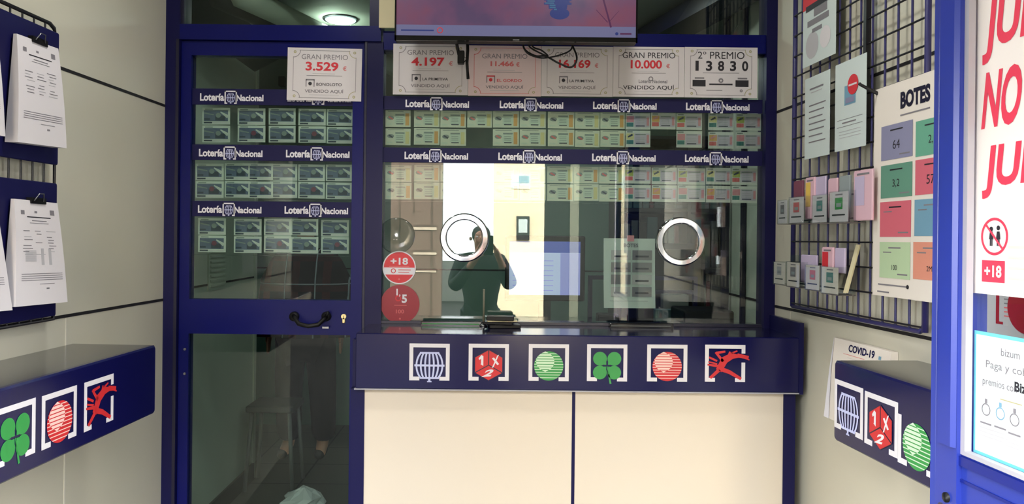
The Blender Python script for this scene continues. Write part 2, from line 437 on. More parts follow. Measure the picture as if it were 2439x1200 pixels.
# soffit beams
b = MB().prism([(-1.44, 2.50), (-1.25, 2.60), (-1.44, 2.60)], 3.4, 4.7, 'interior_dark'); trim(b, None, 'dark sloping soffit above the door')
b = MB().tube([(-1.05, 3.2, 2.5), (-0.55, 4.6, 2.5)], 0.05, 'interior_wall', 6); tag(b.build('air_duct'), 'grey duct crossing the ceiling behind the door transom', 'duct')
b = MB().tube([(-1.18, 3.3, 2.52), (-0.75, 4.5, 2.52)], 0.045, 'interior_dark', 6); tag(b.build('ceiling_beam'), 'dark beam beside the duct above the glazed door', 'beam')
b = MB().add([(0.95, 3.2, 2.58), (1.12, 3.2, 2.58), (0.72, 4.9, 2.58), (0.52, 4.9, 2.58), (0.95, 3.2, 2.5), (1.12, 3.2, 2.5), (0.72, 4.9, 2.5), (0.52, 4.9, 2.5)],
    [(0, 1, 2, 3), (7, 6, 5, 4), (0, 4, 5, 1), (1, 5, 6, 2), (2, 6, 7, 3), (3, 7, 4, 0)], 'navy_dark')
tag(b.build('ceiling_beam'), 'dark slanting beam seen beyond the end of the television', 'beam')

# ------------------------------------------------------------------ front partition: door_1, window_1
def fbar(x0, y0, x1, y1, w0, w1, m, mb=None):
    u0, u1, v0, v1 = F.rect(x0, y0, x1, y1); mb = mb or MB(); return mb.box(u0, u1, w0, w1, v0, v1, m)
def U(px, py=566): return F.at(px, py)[0]
def V(px, py): return F.at(px, py)[1]
zt0, zt1 = V(640, 100), V(640, 64)        # transom bar
door = empty('door_1', F.M @ T(U(640), 0, 0), 'navy blue glazed door with lottery tickets shown behind its pane', 'door', kind='structure')
dm = door.matrix_world.inverted() @ F.M
def shift(mb, dx):
    mb.v = [(p[0] - dx, p[1], p[2]) for p in mb.v]; return mb
du = U(640)
uA, uB, uC, uD, uE, uF_ = U(398), U(430), U(455), U(838), U(866), U(911)
z1a, z1b = V(640, 713), V(640, 135); z0a = V(640, 795)
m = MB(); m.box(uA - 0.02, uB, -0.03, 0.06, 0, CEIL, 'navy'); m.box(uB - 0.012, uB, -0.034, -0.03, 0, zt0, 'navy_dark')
shift(m, du).build('jamb', parent=door)
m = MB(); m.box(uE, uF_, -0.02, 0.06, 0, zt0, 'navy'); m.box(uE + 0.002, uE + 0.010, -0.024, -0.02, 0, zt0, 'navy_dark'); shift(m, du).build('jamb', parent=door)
m = MB(); m.box(uB, uF_ - 0.01, -0.03, 0.06, zt0, zt1, 'navy_door'); shift(m, du).build('transom_bar', parent=door)
m = MB(); m.box(uB + .002, uC, -0.015, 0.035, 0.01, zt0 - .003, 'navy_door'); shift(m, du).build('stile', parent=door)
m = MB(); m.box(uD, uE - .002, -0.015, 0.035, 0.01, zt0 - .003, 'navy_door'); shift(m, du).build('stile', parent=door)
m = MB(); m.box(uC, uD, -0.015, 0.035, z1b, zt0 - .003, 'navy_door'); shift(m, du).build('top_rail', parent=door)
m = MB(); m.box(uC, uD, -0.015, 0.035, z0a, z1a, 'navy_door'); shift(m, du).build('middle_rail', parent=door)
m = MB(); m.box(uC, uD, -0.015, 0.035, 0.01, 0.12, 'navy_door'); shift(m, du).build('bottom_rail', parent=door)
m = MB(); m.box(uC, uD, 0.0, 0.006, z1a, z1b, 'door_pane'); shift(m, du).build('upper_pane', parent=door)
m = MB(); m.box(uC, uD, 0.0, 0.006, 0.12, z0a, 'door_pane'); shift(m, du).build('lower_pane', parent=door)
# transom light above the door
m = MB(); m.box(U(437), U(877), 0.0, 0.006, zt1, CEIL, 'door_pane'); shift(m, du).build('transom_pane', parent=door)
m = MB(); m.box(U(877), U(906), -0.02, 0.06, zt1, CEIL, 'navy'); shift(m, du).build('mullion', parent=door)
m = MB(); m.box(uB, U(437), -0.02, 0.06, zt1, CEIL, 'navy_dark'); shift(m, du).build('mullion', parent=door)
# handle and lock
hz = V(745, 752)
m = MB()
for px in (706, 782):
    m.lathe([(0.0, -0.022), (0.017, -0.02), (0.019, -0.012), (0.019, 0.0)][::-1], 'black', 20, (U(px) - du, -0.015, V(px, 752)), 'y')
m.tube([(U(706) - du, -0.03, hz + 0.004), (U(712) - du, -0.05, hz - 0.004), (U(722) - du, -0.058, hz - 0.026), (U(745) - du, -0.06, hz - 0.034),
        (U(768) - du, -0.058, hz - 0.028), (U(778) - du, -0.05, hz - 0.01), (U(784) - du, -0.03, hz)], 0.0085, 'black', 10)
hd = m.build('handle', parent=door); hd['label'] = 'black curved pull handle'
m = MB(); m.tube([(U(782) - du, -0.036, hz), (U(790) - du, -0.05, hz + 0.02)], 0.006, 'black'); m.box(U(775) - du, U(790) - du, -0.04, -0.03, hz - 0.045, hz - 0.038, 'steel')
m.build('keys', parent=hd)
m = MB(); kx, kz = U(823) - du, V(823, 756)
m.disc(kx, kz + 0.006, 0.010, -0.024, -0.015, 'brass', 24); m.rbox(kx - 0.006, kx + 0.006, -0.024, -0.015, kz - 0.02, kz + 0.002, 'brass', 0.003)
m.q(kx - 0.001, kx + 0.001, kz, kz + 0.01, -0.0245, 'black')
lk = m.build('lock', parent=door); lk['label'] = 'brass cylinder lock'
for px, py in ((447, 830), (447, 888)):
    m = MB().disc(U(px) - du, V(px, py), 0.005, -0.019, -0.015, 'steel', 12); m.build('screw', parent=door)

win = empty('window_1', F.M @ T(U(1370), 0, 0), 'large counter window in a navy frame with tickets behind the glass', 'window', kind='structure')
wu = U(1370)
zw1, zw2 = V(1370, 126), V(1370, 82)
uW0, uW1, uW2 = uF_, U(1815), U(1842)
CT = 1.155
m = MB(); m.box(uW1, uW2 + 0.012, -0.03, 0.06, 0, CEIL, 'navy'); shift(m, wu).build('post', parent=win)
m = MB(); m.box(uF_ - 0.002, uW1, -0.02, 0.06, zw1, zw2, 'navy_door'); shift(m, wu).build('head_rail', parent=win)
m = MB(); m.box(uW0 - 0.002, uW1, 0.0, 0.008, CT + 0.012, zw1, 'pane'); shift(m, wu).build('pane', parent=win)
m = MB(); m.box(U(906), uW1, 0.0, 0.006, zw2, CEIL, 'pane'); shift(m, wu).build('upper_pane', parent=win)
m = MB(); m.box(U(1360), U(1380), 0.012, 0.02, CT + .02, V(1370, 480), 'pane_clear')
# low aluminium channel under the glass
m = MB(); m.box(uW0, uW1, -0.008, 0.016, CT + 0.001, CT + 0.012, 'navy_dark'); shift(m, wu).build('sill_channel', parent=win)
# cream backing board beside the television
u0, u1, v0, v1 = F.rect(907, 0, 975, 73)
tag(MB().box(u0, u1, -0.045, -0.035, v0, CEIL - .01, 'cream').build('backing_board', F.M), 'cream upright board beside the television edge', 'board')

# ------------------------------------------------------------------ emblems
def emblem(kind, parent, cx, cz, y, W=0.143, H=0.131, worn=False):
    m = MB(); s = 0.0135; x0, x1, z0, z1 = cx - W / 2, cx + W / 2, cz - H / 2, cz + H / 2; Y = y - 0.0006; n = 'emb_white'
    m.q(x0, x0 + s, z0, z1 - (.018 if worn else 0), Y, n)
    cut = kind == 'runner'
    if cut: m.q(x1 - s, x1, z0, z1 - 0.062, Y, n); m.q(x1 - s, x1, z1 - 0.03, z1, Y, n)
    elif not worn: m.q(x1 - s, x1, z0, z1, Y, n)
    if not worn: m.q(x0 + s, x1 - s, z1 - s, z1, Y, n)
    m.q(x0 + s, x0 + 0.036, z0, z0 + s, Y, n); m.q(x1 - 0.036, x1 - s, z0, z0 + s, Y, n)
    by = cz - 0.012; r = 0.052; Y2 = y - 0.0010; Y3 = y - 0.0014; Y4 = y - 0.0018
    if kind == 'globe':
        c = 'emb_lilac'
        for k in range(-3, 4):
            pr = None
            for j in range(13):
                t = -0.9 + 1.8 * j / 12; w = math.sqrt(max(0.0, 1 - (t * 0.82) ** 2)); p = (cx + k / 3.3 * r * 0.98 * w, by + t * r * 0.94)
                if pr: m.stroke(pr, p, 0.0062, 0.0062, Y2, c)
                pr = p
        m.q(cx - r * 1.03, cx + r * 1.03, by - 0.0035, by + 0.0035, Y3, c)
        m.q(cx - r * .66, cx + r * .66, by + r * .8, by + r * .92, Y3, c); m.q(cx - r * .66, cx + r * .66, by - r * .92, by - r * .8, Y3, c)
        m.q(cx - .004, cx + .004, by - r * 1.08, by - r * .92, Y3, c); m.q(cx - .008, cx + .008, by - r * 1.14, by - r * 1.06, Y3, c)
    elif kind in ('green_ball', 'red_ball'):
        c, hl = ('emb_green', 'emb_pale_green') if kind == 'green_ball' else ('emb_red', 'emb_pink')
        m.fdisc(cx, by, r, Y2, c, 48); N = 11; hx, hzz, hr = cx - r * 0.24, by + r * 0.30, r * 0.62
        for k in range(N):
            a = by + r - 2 * r * k / N; bb = a - 2 * r / N * (0.74 if k < N - 2 else 0.8)
            def half(z, cc, rr): return math.sqrt(max(0, rr * rr - (z - cc) ** 2))
            wa, wb = half(a, by, r), half(bb, by, r)
            g2 = 2 * r / N * .26; wc, wd = half(bb, by, r), half(bb - g2, by, r)
            if wd > 0: m.flat([(cx - wc, bb), (cx - wd, bb - g2), (cx + wd, bb - g2), (cx + wc, bb)], Y3, 'emb_pale_green' if kind == 'green_ball' else 'emb_pink')
            wa, wb = half(a, hzz, hr), half(bb, hzz, hr)
            if wb > 0.004 and half(bb - g2, hzz, hr) > 0: m.flat([(hx - wb, bb), (hx - half(bb - g2, hzz, hr), bb - g2), (hx + half(bb - g2, hzz, hr), bb - g2), (hx + wb, bb)], Y4, c)
            if wa + wb > 0.004: m.flat([(hx - wa, a), (hx - wb, bb), (hx + wb, bb), (hx + wa, a)], Y4, hl)
    elif kind == 'clover':
        c = 'emb_green'
        for sx, sz in ((-1, 1), (1, 1), (-1, -1), (1, -1)):
            q = 0.0245; ox, oz = cx + sx * 0.0255, by + 0.002 + sz * 0.0245
            m.fdisc(ox, oz, q, Y2, c, 28)
            m.flat([(cx + sx * 0.003, by + .002 + sz * 0.003), (cx + sx * 0.03, by + .002 + sz * 0.004), (cx + sx * .03, by + .002 + sz * .03), (cx + sx * .004, by + .002 + sz * .03)], Y3, c)
        m.stroke((cx, by), (cx + 0.013, by - r * 1.2), 0.003, 0.007, Y2, c)
    elif kind == 'cube':
        c = 'emb_red'; R_ = r * 1.06; g = 0.0022
        P = lambda a, k=1.0: (cx + R_ * k * math.cos(math.radians(a)) * 1.04, by + .002 + R_ * k * math.sin(math.radians(a)))
        O = (cx, by + .002)
        m.flat([P(a) for a in range(30, 390, 60)], Y2, 'navy_dark')
        for A_, ox, oz in (((90, 150, 210), -1, .4), ((90, 30, -30), 1, .4), ((210, 270, 330), 0, -1)):
            pts = [O, P(A_[0]), P(A_[1]), P(A_[2])]; mx = sum(p[0] for p in pts) / 4; mz = sum(p[1] for p in pts) / 4
            m.flat([(mx + (p[0] - mx) * 0.93, mz + (p[1] - mz) * 0.93) for p in pts], Y3, c)
        m.flat([(cx - .030, by + .006), (cx - .019, by - .001), (cx - .019, by + .034), (cx - .026, by + .038), (cx - .036, by + .026), (cx - .033, by + .020), (cx - .027, by + .025), (cx - .027, by + .006)], Y4, n)
        m.text('X', cx + 0.024, by + 0.016, 0.034, Y4, n, 0.026, 0.04, A=(1, 0, 0.55, 1))
        m.text('2', cx, by - 0.026, 0.026, Y4, n, 0.032, 0.04, A=(1, 0.7, 0.1, 1))
    else:
        c = 'emb_red'; g = lambda a, b_: (x0 + a * W, z0 + b_ * H)
        m.stroke(g(.34, .30), g(.50, .62), .022, .026, Y2, c); m.stroke(g(.47, .58), g(.72, .74), .026, .020, Y3, c)
        m.stroke(g(.68, .70), g(.86, .70), .020, .010, Y4, c); m.stroke(g(.80, .72), g(1.08, .66), .015, .012, Y3, 'emb_red')
        m.stroke(g(.92, .68), g(1.10, .60), .006, .004, Y4, c)
        m.stroke(g(.36, .33), g(.13, .10), .013, .010, Y4, c); m.stroke(g(.36, .36), g(.62, .26), .016, .014, Y4, c)
        m.stroke(g(.60, .27), g(.90, .08), .014, .010, Y2, c); m.stroke(g(.45, .55), g(.26, .80), .010, .008, Y2, c)
        m.stroke(g(.27, .78), g(.50, .82), .009, .007, Y4, c); m.stroke(g(.36, .42), g(.06, .46), .010, .006, Y3, c)
        m.stroke(g(.10, .66), g(.30, .56), .007, .007, Y2, c); m.stroke(g(.08, .54), g(.30, .48), .005, .006, Y4, c)
        m.stroke(g(.58, .68), g(.62, .82), .010, .006, Y2, c); m.stroke(g(.66, .78), g(.80, .84), .006, .005, Y3, c)
    o = m.build('emblem', parent=parent)
    o['label'] = {'globe': 'pale lottery drum in a white bracket', 'cube': 'red 1X2 cube in a white bracket', 'green_ball': 'striped green ball in a white bracket',
                  'red_ball': 'striped red ball in a white bracket', 'clover': 'green four-leaf clover in a white bracket', 'runner': 'red running figure in a white bracket'}[kind]
    return o

# ------------------------------------------------------------------ service counter
CY = 2.73
C = Frame(0, CY, 0)
cnt = empty('service_counter', T(0.32, CY, 0), 'navy service counter with six game emblems above two cream front panels', 'counter')
cx0 = 0.32
xl, xr = C.at(847, 860)[0] - cx0, C.at(1905, 860)[0] - cx0
fz0 = C.at(1370, 930)[1]
MB().box(xl, xr, 0.022, FY - CY + 0.18, CT - 0.03, CT, 'navy_top').build('countertop', parent=cnt)
fs = MB().rbox(xl, xr, 0.0, 0.022, fz0, CT + 0.0005, 'navy_fascia', 0.004).build('fascia', parent=cnt)
MB().box(xl - 0.004, xr, -0.004, 0.024, fz0 - 0.004, fz0, 'gasket').build('edge_strip', parent=cnt)
for k, (px, kd) in enumerate(((1023, 'globe'), (1164, 'cube'), (1307, 'green_ball'), (1446, 'clover'), (1589, 'red_ball'), (1727, 'runner'))):
    a = C.at(px, 862 + 3 * (px - 1023) / 700)
    emblem(kd, fs, a[0] - cx0, a[1], 0.0)
CP = Frame(0, CY + 0.03, 0)
pz = fz0 - 0.006
pl, pm0, pm1, pr_, pe = [CP.at(p, 1000)[0] - cx0 for p in (868, 1362, 1370, 1865, 1893)]
MB().box(pl, pm0, 0.03, 0.05, 0.06, pz, 'cream_panel').build('front_panel', parent=cnt)
MB().box(pm1, pr_, 0.03, 0.05, 0.06, pz, 'cream_panel').build('front_panel', parent=cnt)
MB().box(pm0, pm1, 0.034, 0.05, 0.06, pz, 'navy').build('divider', parent=cnt)
MB().box(pl - 0.05, pl, 0.025, 0.06, 0, pz, 'navy').build('post', parent=cnt)
MB().box(pr_, pe, 0.025, 0.06, 0, pz, 'navy').build('post', parent=cnt)
MB().box(pl, pr_, 0.03, 0.05, 0, 0.06, 'navy').build('plinth', parent=cnt)
MB().box(pl - 0.05, pl - 0.03, 0.06, FY - CY + 0.4, 0, CT - 0.03, 'navy').build('side_panel', parent=cnt)
e0, e1 = C.at(1903, 860)[0] - cx0, C.at(1913, 860)[0] - cx0
MB().box(e0, e1, -0.004, FY - CY - 0.032, C.at(1908, 939)[1], C.at(1908, 769)[1], 'navy').build('end_board', parent=cnt)

# office desk behind the glass
dk = empty('office_desk', T(0.4, 3.6, 0), 'dark desk directly behind the counter window', 'desk')
MB().box(-0.86, 0.70, -0.32, 0.35, 1.04, 1.07, 'interior_dark').build('desktop', parent=dk)
for x in (-0.82, 0.62): MB().box(x, x + 0.04, -0.3, 0.33, 0, 1.04, 'interior_dark').build('leg', parent=dk)

# ------------------------------------------------------------------ logo bands
def band(x0, y0, x1, y1, centres, label, group='navy lottery bands behind the glass'):
    u0, u1, v0, v1 = F.rect(x0, y0, x1, y1)
    h = v1 - v0; o = MB().box(u0, u1, -0.0045, -0.0005, v0, v1, 'navy_band').build('lottery_band', F.M)
    tag(o, label, 'sign', group)
    cu, cv = (u0 + u1) / 2, (v0 + v1) / 2
    for px in centres:
        x = U(px) - cu; m = MB(); Y = -0.0026; z = -0.002
        m.text('Loter\u00eda', x - 0.026, z, 0.030, Y, 'white_vinyl', 0.096, 0.035, 'R'); m.text('Nacional', x + 0.022, z - .002, 0.026, Y, 'white_vinyl', 0.108, 0.035, 'L')
        w = 0.0245; zt = 0.024
        m.q(x - w, x + w, zt - 0.005, zt, Y, 'white_vinyl'); m.q(x - w, x - w + 0.005, -0.024, zt, Y, 'white_vinyl'); m.q(x + w - 0.005, x + w, -0.024, zt, Y, 'white_vinyl')
        m.q(x - w, x - w + .011, -.028, -.023, Y, 'white_vinyl'); m.q(x + w - .011, x + w, -.028, -.023, Y, 'white_vinyl')
        for k in (-2, -1, 0, 1, 2):
            p = None
            for j in range(7):
                t = -1 + j / 3; q = (x + k * 0.0072 * math.sqrt(1 - 0.7 * t * t), -0.004 + t * 0.0175)
                if p: m.stroke(p, q, 0.0026, 0.0026, Y, 'emb_lilac')
                p = q
        m.q(x - .017, x + .017, -.0055, -.0025, Y - .0002, 'emb_lilac'); m.q(x - .003, x + .003, -.027, -.022, Y, 'emb_lilac')
        m.build('lettering', parent=o)
    return o
band(459, 211, 843, 249, (547, 755), 'navy Loteria Nacional band above the top ticket row on the door')
band(459, 344, 840, 381, (546, 753), 'navy Loteria Nacional band between top and middle ticket rows on the door')
band(459, 478, 838, 515, (545, 751), 'navy Loteria Nacional band above the bottom ticket row on the door')
band(912, 229, 1815, 261, (1036, 1260, 1482, 1703), 'long navy Loteria Nacional band under the prize posters')
band(912, 351, 1815, 386, (1035, 1258, 1481, 1702), 'long navy Loteria Nacional band between the two window ticket rows')

# ------------------------------------------------------------------ lottery tickets
TW, TH = 0.107, 0.0665
def ticket_mesh(kind, var):
    rnd = random.Random(var * 17 + 3); m = MB(); W, H = TW, TH; x0, z0 = -W / 2, -H / 2; Y = -0.0006
    if kind == 'blue':
        m.box(x0, -x0, 0, 0.0008, z0, -z0, 't_base')
        m.q(x0 + .006, -x0 - .008, z0 + .013, -z0 - .010, Y, 't_blue'); m.q(x0 + .05, x0 + .088, z0 + .016, z0 + .035, Y * 2, 't_dark')
        m.fdisc(x0 + .062, z0 + .036, .010, Y * 3, 't_grey' if var % 4 else 'leaf_maroon', 14)
        m.stroke((x0 + .008, z0 + .045), (x0 + .045, z0 + .038), .006, .004, Y * 2, 't_grey'); m.stroke((x0 + .07, z0 + .05), (x0 + .1, z0 + .03), .004, .014, Y * 2, 't_base')
        m.q(x0 + .006, x0 + .038, z0 + .004, z0 + .010, Y, 't_dark'); m.q(x0 + .04, -x0 - .006, z0 + .004, z0 + .009, Y, 'paper')
        m.q(x0 + .01, x0 + .04, -z0 - .008, -z0 - .004, Y, 't_grey'); m.q(x0 + .008, x0 + .03, z0 + .018, z0 + .024, Y * 2, 't_dark')
    elif kind == 'yellow':
        m.box(x0, -x0, 0, 0.0008, z0, -z0, 't_ygreen')
        m.q(-x0 - .022, -x0 - .006, z0 + .006, -z0 - .012, Y, 't_yellow' if var % 3 else 't_orange'); m.q(x0 + .04, -x0 - .024, z0 + .012, -z0 - .014, Y, 't_green')
        m.fdisc(x0 + .022, z0 + .036, .015, Y, 't_grey', 14, .008); m.stroke((x0 + .014, z0 + .04), (x0 + .032, z0 + .030), .006, .006, Y * 2, 'print_softred' if var % 2 else 't_dark')
        m.q(x0 + .042, -x0 - .026, -z0 - .021, -z0 - .015, Y * 2, 't_grey'); m.q(x0 + .046, -x0 - .03, z0 + .010, z0 + .014, Y * 2, 't_dark')
        for k in range(3): m.q(x0 + .046, -x0 - .032, z0 + .022 + .007 * k, z0 + .024 + .007 * k, Y * 2, 't_grey')
        m.q(x0 + .006, x0 + .03, z0 + .008, z0 + .013, Y, 't_green'); m.q(x0 + .01, -x0 - .03, -z0 - .006, -z0 - .004, Y, 't_grey')
    else:
        m.box(x0, -x0, 0, 0.0008, z0, -z0, 't_base')
        a = ['t_orange', 't_olive', 't_pink', 't_yellow'][var % 4]; c = ['t_teal', 't_teal', 'print_softred', 't_olive'][(var // 2) % 4]
        m.q(x0 + .004, x0 + .036, z0 + .030, -z0 - .012, Y, a); m.q(x0 + .004, x0 + .034, z0 + .012, z0 + .028, Y, c)
        m.stroke((x0 + .01, z0 + .04), (x0 + .03, z0 + .05), .006, .008, Y * 2, 't_dark' if var % 2 else 't_pink')
        m.q(x0 + .038, -x0 - .004, z0 + .010, -z0 - .012, Y, 't_lilac'); m.q(-x0 - .016, -x0 - .006, z0 + .016, -z0 - .018, Y * 2, 't_pink')
        m.q(x0 + .042, -x0 - .02, -z0 - .018, -z0 - .014, Y * 2, 't_grey'); m.q(x0 + .044, -x0 - .024, z0 + .013, z0 + .017, Y * 2, 't_dark')
        for k in range(3): m.q(x0 + .044, -x0 - .026, z0 + .022 + .007 * k, z0 + .024 + .007 * k, Y * 2, 'print_lightgrey')
        m.q(x0 + .006, x0 + .03, -z0 - .008, -z0 - .003, Y, 't_grey')
    return m
PROTO = {}
ORD = ['first', 'second', 'third', 'fourth', 'fifth', 'sixth', 'seventh', 'eighth', 'ninth', 'tenth', 'eleventh', 'twelfth', 'thirteenth', 'fourteenth']
LOOK = {'blue': 'blue-picture lottery ticket', 'yellow': 'yellow-green lottery ticket', 'lilac': 'lilac-tinted lottery ticket'}
def ticket(kind, var, x0, x1, y0, label, group, tilt=0.0, layer=0, sx=1.0):
    k = (kind, var % 4)
    w = 0.024 + layer * 0.002
    a = F.at((x0 + x1) / 2, y0, -w)
    if k not in PROTO:
        o = ticket_mesh(kind, var).build('lottery_ticket', origin=(0, 0, 0)); PROTO[k] = o
    else:
        o = PROTO[k].copy(); COL.objects.link(o)
    width = F.at(x1, y0, -w)[0] - F.at(x0, y0, -w)[0]
    o.matrix_world = F.M @ T(a[0], w, a[1]) @ Matrix.Rotation(tilt, 4, 'Y') @ Matrix.Diagonal((min(1.14, max(0.92, width / TW)) * sx, 1, 1, 1))
    tag(o, label, 'lottery ticket', group)
    return o
def vrow(x, yl):      # rows follow the true horizontal: pixel y at column x from pixel y at x=912
    return yl
v_ = 0
GD = 'blue-picture tickets behind the door glass'
rows = [('top', (278, 320), ((482, 548), (566, 632), (640, 704), (711, 776), (778, 842))),
        ('middle', (410, 452), ((466, 533), (535, 596), (594, 648), (643, 708), (710, 774), (776, 838))),
        ('bottom', (541, 582), ((472, 538), (557, 623), (629, 693), (693, 758), (765, 831)))]
for rn, ys, cols in rows:
    for ci, (a, bx) in enumerate(cols):
        for yi, y in enumerate(ys):
            v_ += 1
            yy = y + ((a + bx) / 2 - 640) * 0.0105 + random.uniform(-1, 1)
            ticket('blue', v_, a, bx, yy, '%s, %s of %s pair from hinges, %s door row' % (LOOK['blue'], ('upper', 'lower')[yi], ORD[ci], rn),
                   GD, random.uniform(-0.006, 0.006), ci % 2)
GW = 'tickets behind the counter window'
cols1 = [(918, 978), (986, 1047), (1049, 1110), (1113, 1172), (1174, 1236), (1238, 1300), (1305, 1368), (1370, 1428), (1430, 1488), (1490, 1549), (1551, 1609), (1611, 1672), (1687, 1747), (1752, 1813)]
cols2 = [(918, 980), (986, 1047), (1049, 1112), (1114, 1174), (1176, 1236), (1238, 1300), (1303, 1366), (1368, 1425), (1427, 1485), (1487, 1550), (1552, 1612), (1614, 1680), (1682, 1740), (1742, 1803)]
for rn, cols, ys in (('upper', cols1, (282, 325)), ('lower', cols2, (412, 454))):
    for ci, (a, bx) in enumerate(cols):
        for yi, y in enumerate(ys):
            if rn == 'upper' and yi == 1 and ci in (3, 10): continue
            v_ += 1; kd = 'yellow' if ci < 9 else 'lilac'
            yy = y + ((a + bx) / 2 - 930) * 0.0105 + random.uniform(-1, 1)
            ticket(kd, v_, a, bx, yy, '%s, %s of %s column from the door, %s window row' % (LOOK[kd], ('upper', 'lower')[yi], ORD[ci], rn),
                   GW, random.uniform(-0.006, 0.006), ci % 2)
# clear shelves that carry the tickets
for x0, x1, y, lb in ((459, 840, 342, 'top ticket row on the door'), (459, 838, 474, 'middle ticket row on the door'), (459, 836, 605, 'bottom ticket row on the door'),
                      (914, 1814, 348, 'upper ticket row in the window'), (914, 1806, 478, 'lower ticket row in the window')):
    u0, z0 = F.at(x0, y, -0.03); u1 = F.at(x1, y, -0.03)[0]
    tag(MB().box(u0, u1, 0.018, 0.034, z0 - 0.003, z0 - 0.0015, 'acrylic').build('ticket_ledge', F.M), 'thin clear ledge under the ' + lb, 'ledge', 'clear ledges under the tickets')

# ------------------------------------------------------------------ prize posters
def prize(x0, y0, x1, y1, amount, game, label, off=0.004, red=False, style='gran', euro=True, tilt=0.0):
    u0, u1, v0, v1 = F.rect(x0, y0, x1, y1, off); W, H = u1 - u0, v1 - v0; m = MB(); Y = -0.0006
    m.box(-W / 2, W / 2, 0, 0.0015, -H / 2, H / 2, 'paper_pink' if red else 'paper')
    X = lambda t: -W / 2 + t * W
    Z = lambda t: H / 2 - t * H
    fr = 'print_softred' if red else 'print_grey'
    g = 0.0016
    for a, b_, c, d in ((.16, .84, .05, 0), (.16, .84, .95, 0)):
        m.q(X(a), X(b_), Z(c) - g / 2, Z(c) + g / 2, Y, fr)
    for t in (.08, .92): m.q(X(t) - g / 2, X(t) + g / 2, Z(.83), Z(.17), Y, fr)
    for t, s_ in ((.08, .05), (.92, .05), (.08, .95), (.92, .95)):
        a0 = {(.08, .05): -90, (.92, .05): 180, (.08, .95): 0, (.92, .95): 90}[(t, s_)]
        m.fring(X(t), Z(s_), H * .125, H * .125 + g * 1.4, Y, fr if t == .08 else 'print_gold', 10, a0, a0 + 90)
        m.fring(X(t + (.02 if t < .5 else -.02)), Z(s_ + (.03 if s_ < .5 else -.03)), H * .012, H * .028, Y, 'print_gold', 8)
    tm = 'print_black'
    if style == 'second':
        m.text('2\u00ba PREMIO', 0, Z(.16), H * .14, Y, tm, W * .64, .0)
        for k, ch in enumerate('13830'): m.text(ch, X(.17 + .165 * k), Z(.37), H * .20, Y, tm, W * (.085 if ch != '1' else .045), .03)
        m.q(X(.25), X(.75), Z(.515), Z(.505), Y, 'print_grey')
        for t in (.2, .79):
            m.q(X(t - .09), X(t + .09), Z(.78), Z(.65), Y, 'print_black'); m.q(X(t - .06), X(t + .07), Z(.63), Z(.60), Y, 'print_grey')
        m.q(X(.34), X(.66), Z(.75), Z(.72), Y, tm); m.fring(X(.5), Z(.66), H * .02, H * .05, Y, 'print_grey', 10)
        m.q(X(.3), X(.52), Z(.86), Z(.85), Y, 'print_grey'); m.fring(X(.78), Z(.86), H * .01, H * .03, Y, 'print_grey', 8)
    else:
        big = style == 'big'
        m.text('GRAN PREMIO', 0, Z(.17 if not red else .21), H * (.095 if not big else .115), Y, 'print_grey' if not big else tm, W * (.62 if not big else .74), .0)
        m.text(amount, -W * .035, Z(.35 if not red else .36), H * (.17 if not red else .10), Y, 'print_red' if not red else 'print_softred', W * (.44 if not red else .32), .03)
        m.text('\u20ac', W * (.27 if not red else .18), Z(.38 if not red else .37), H * .085, Y, 'print_softred', W * .05, .02)
        m.q(X(.34), X(.64), Z(.492), Z(.484), Y, 'print_lightgrey'); m.q(X(.26), X(.74), Z(.53), Z(.522), Y, 'print_grey')
        if game == 'LOTERIA':
            m.text('Loter\u00eda Nacional', W * .06, Z(.69), H * .07, Y, 'print_grey', W * .40, .02); m.fring(X(.53), Z(.64), H * .03, H * .05, Y, 'print_grey', 10)
            m.text('VENDIDO AQU\u00cd', 0, Z(.81), H * .11, Y, tm, W * .72, .01)
        else:
            gm = 'print_red' if red else tm
            m.q(X(.25), X(.37), Z(.62), Z(.595), Y, gm if red else 'print_grey'); m.q(X(.25), X(.262), Z(.74), Z(.6), Y, 'print_grey'); m.q(X(.358), X(.37), Z(.74), Z(.6), Y, 'print_grey')
            m.fdisc(X(.31), Z(.68), H * .035, Y, gm, 12)
            m.text(game, X(.395), Z(.69), H * .055, Y, gm, W * .34, .01, 'L')
            m.text('VENDIDO AQU\u00cd', 0, Z(.82), H * .085, Y, 'print_grey', W * .52, .015)
        m.q(X(.3), X(.7), Z(.895), Z(.888), Y, 'print_lightgrey')
    o = m.build('prize_poster', origin=(0, 0, 0))
    o.matrix_world = F.M @ T((u0 + u1) / 2, -off - 0.0015, (v0 + v1) / 2) @ Matrix.Rotation(tilt, 4, 'Y')
    return tag(o, label, 'poster', 'white prize posters')
prize(685, 114, 861, 239, '3.529', 'BONOLOTO', 'white GRAN PREMIO 3.529 poster stuck on the blue door', 0.016, tilt=0.012)
prize(937, 104, 1114, 225, '4.197', 'LA PRIMITIVA', 'white GRAN PREMIO 4.197 poster with black adapter hanging over it', 0.021)
prize(1116, 108, 1288, 228, '11.466', 'EL GORDO', 'pinkish GRAN PREMIO 11.466 poster beneath the television', 0.021, red=True)
prize(1290, 110, 1459, 229, '16.169', 'LA PRIMITIVA', 'white GRAN PREMIO poster partly covered by the looped black cable', 0.021)
prize(1461, 111, 1629, 230, '10.000', 'LOTERIA', 'white GRAN PREMIO 10.000 poster beside the cable loops', 0.021, style='big')
prize(1631, 112, 1803, 232, '', '', 'white poster reading 2 PREMIO 13830', 0.021, style='second')

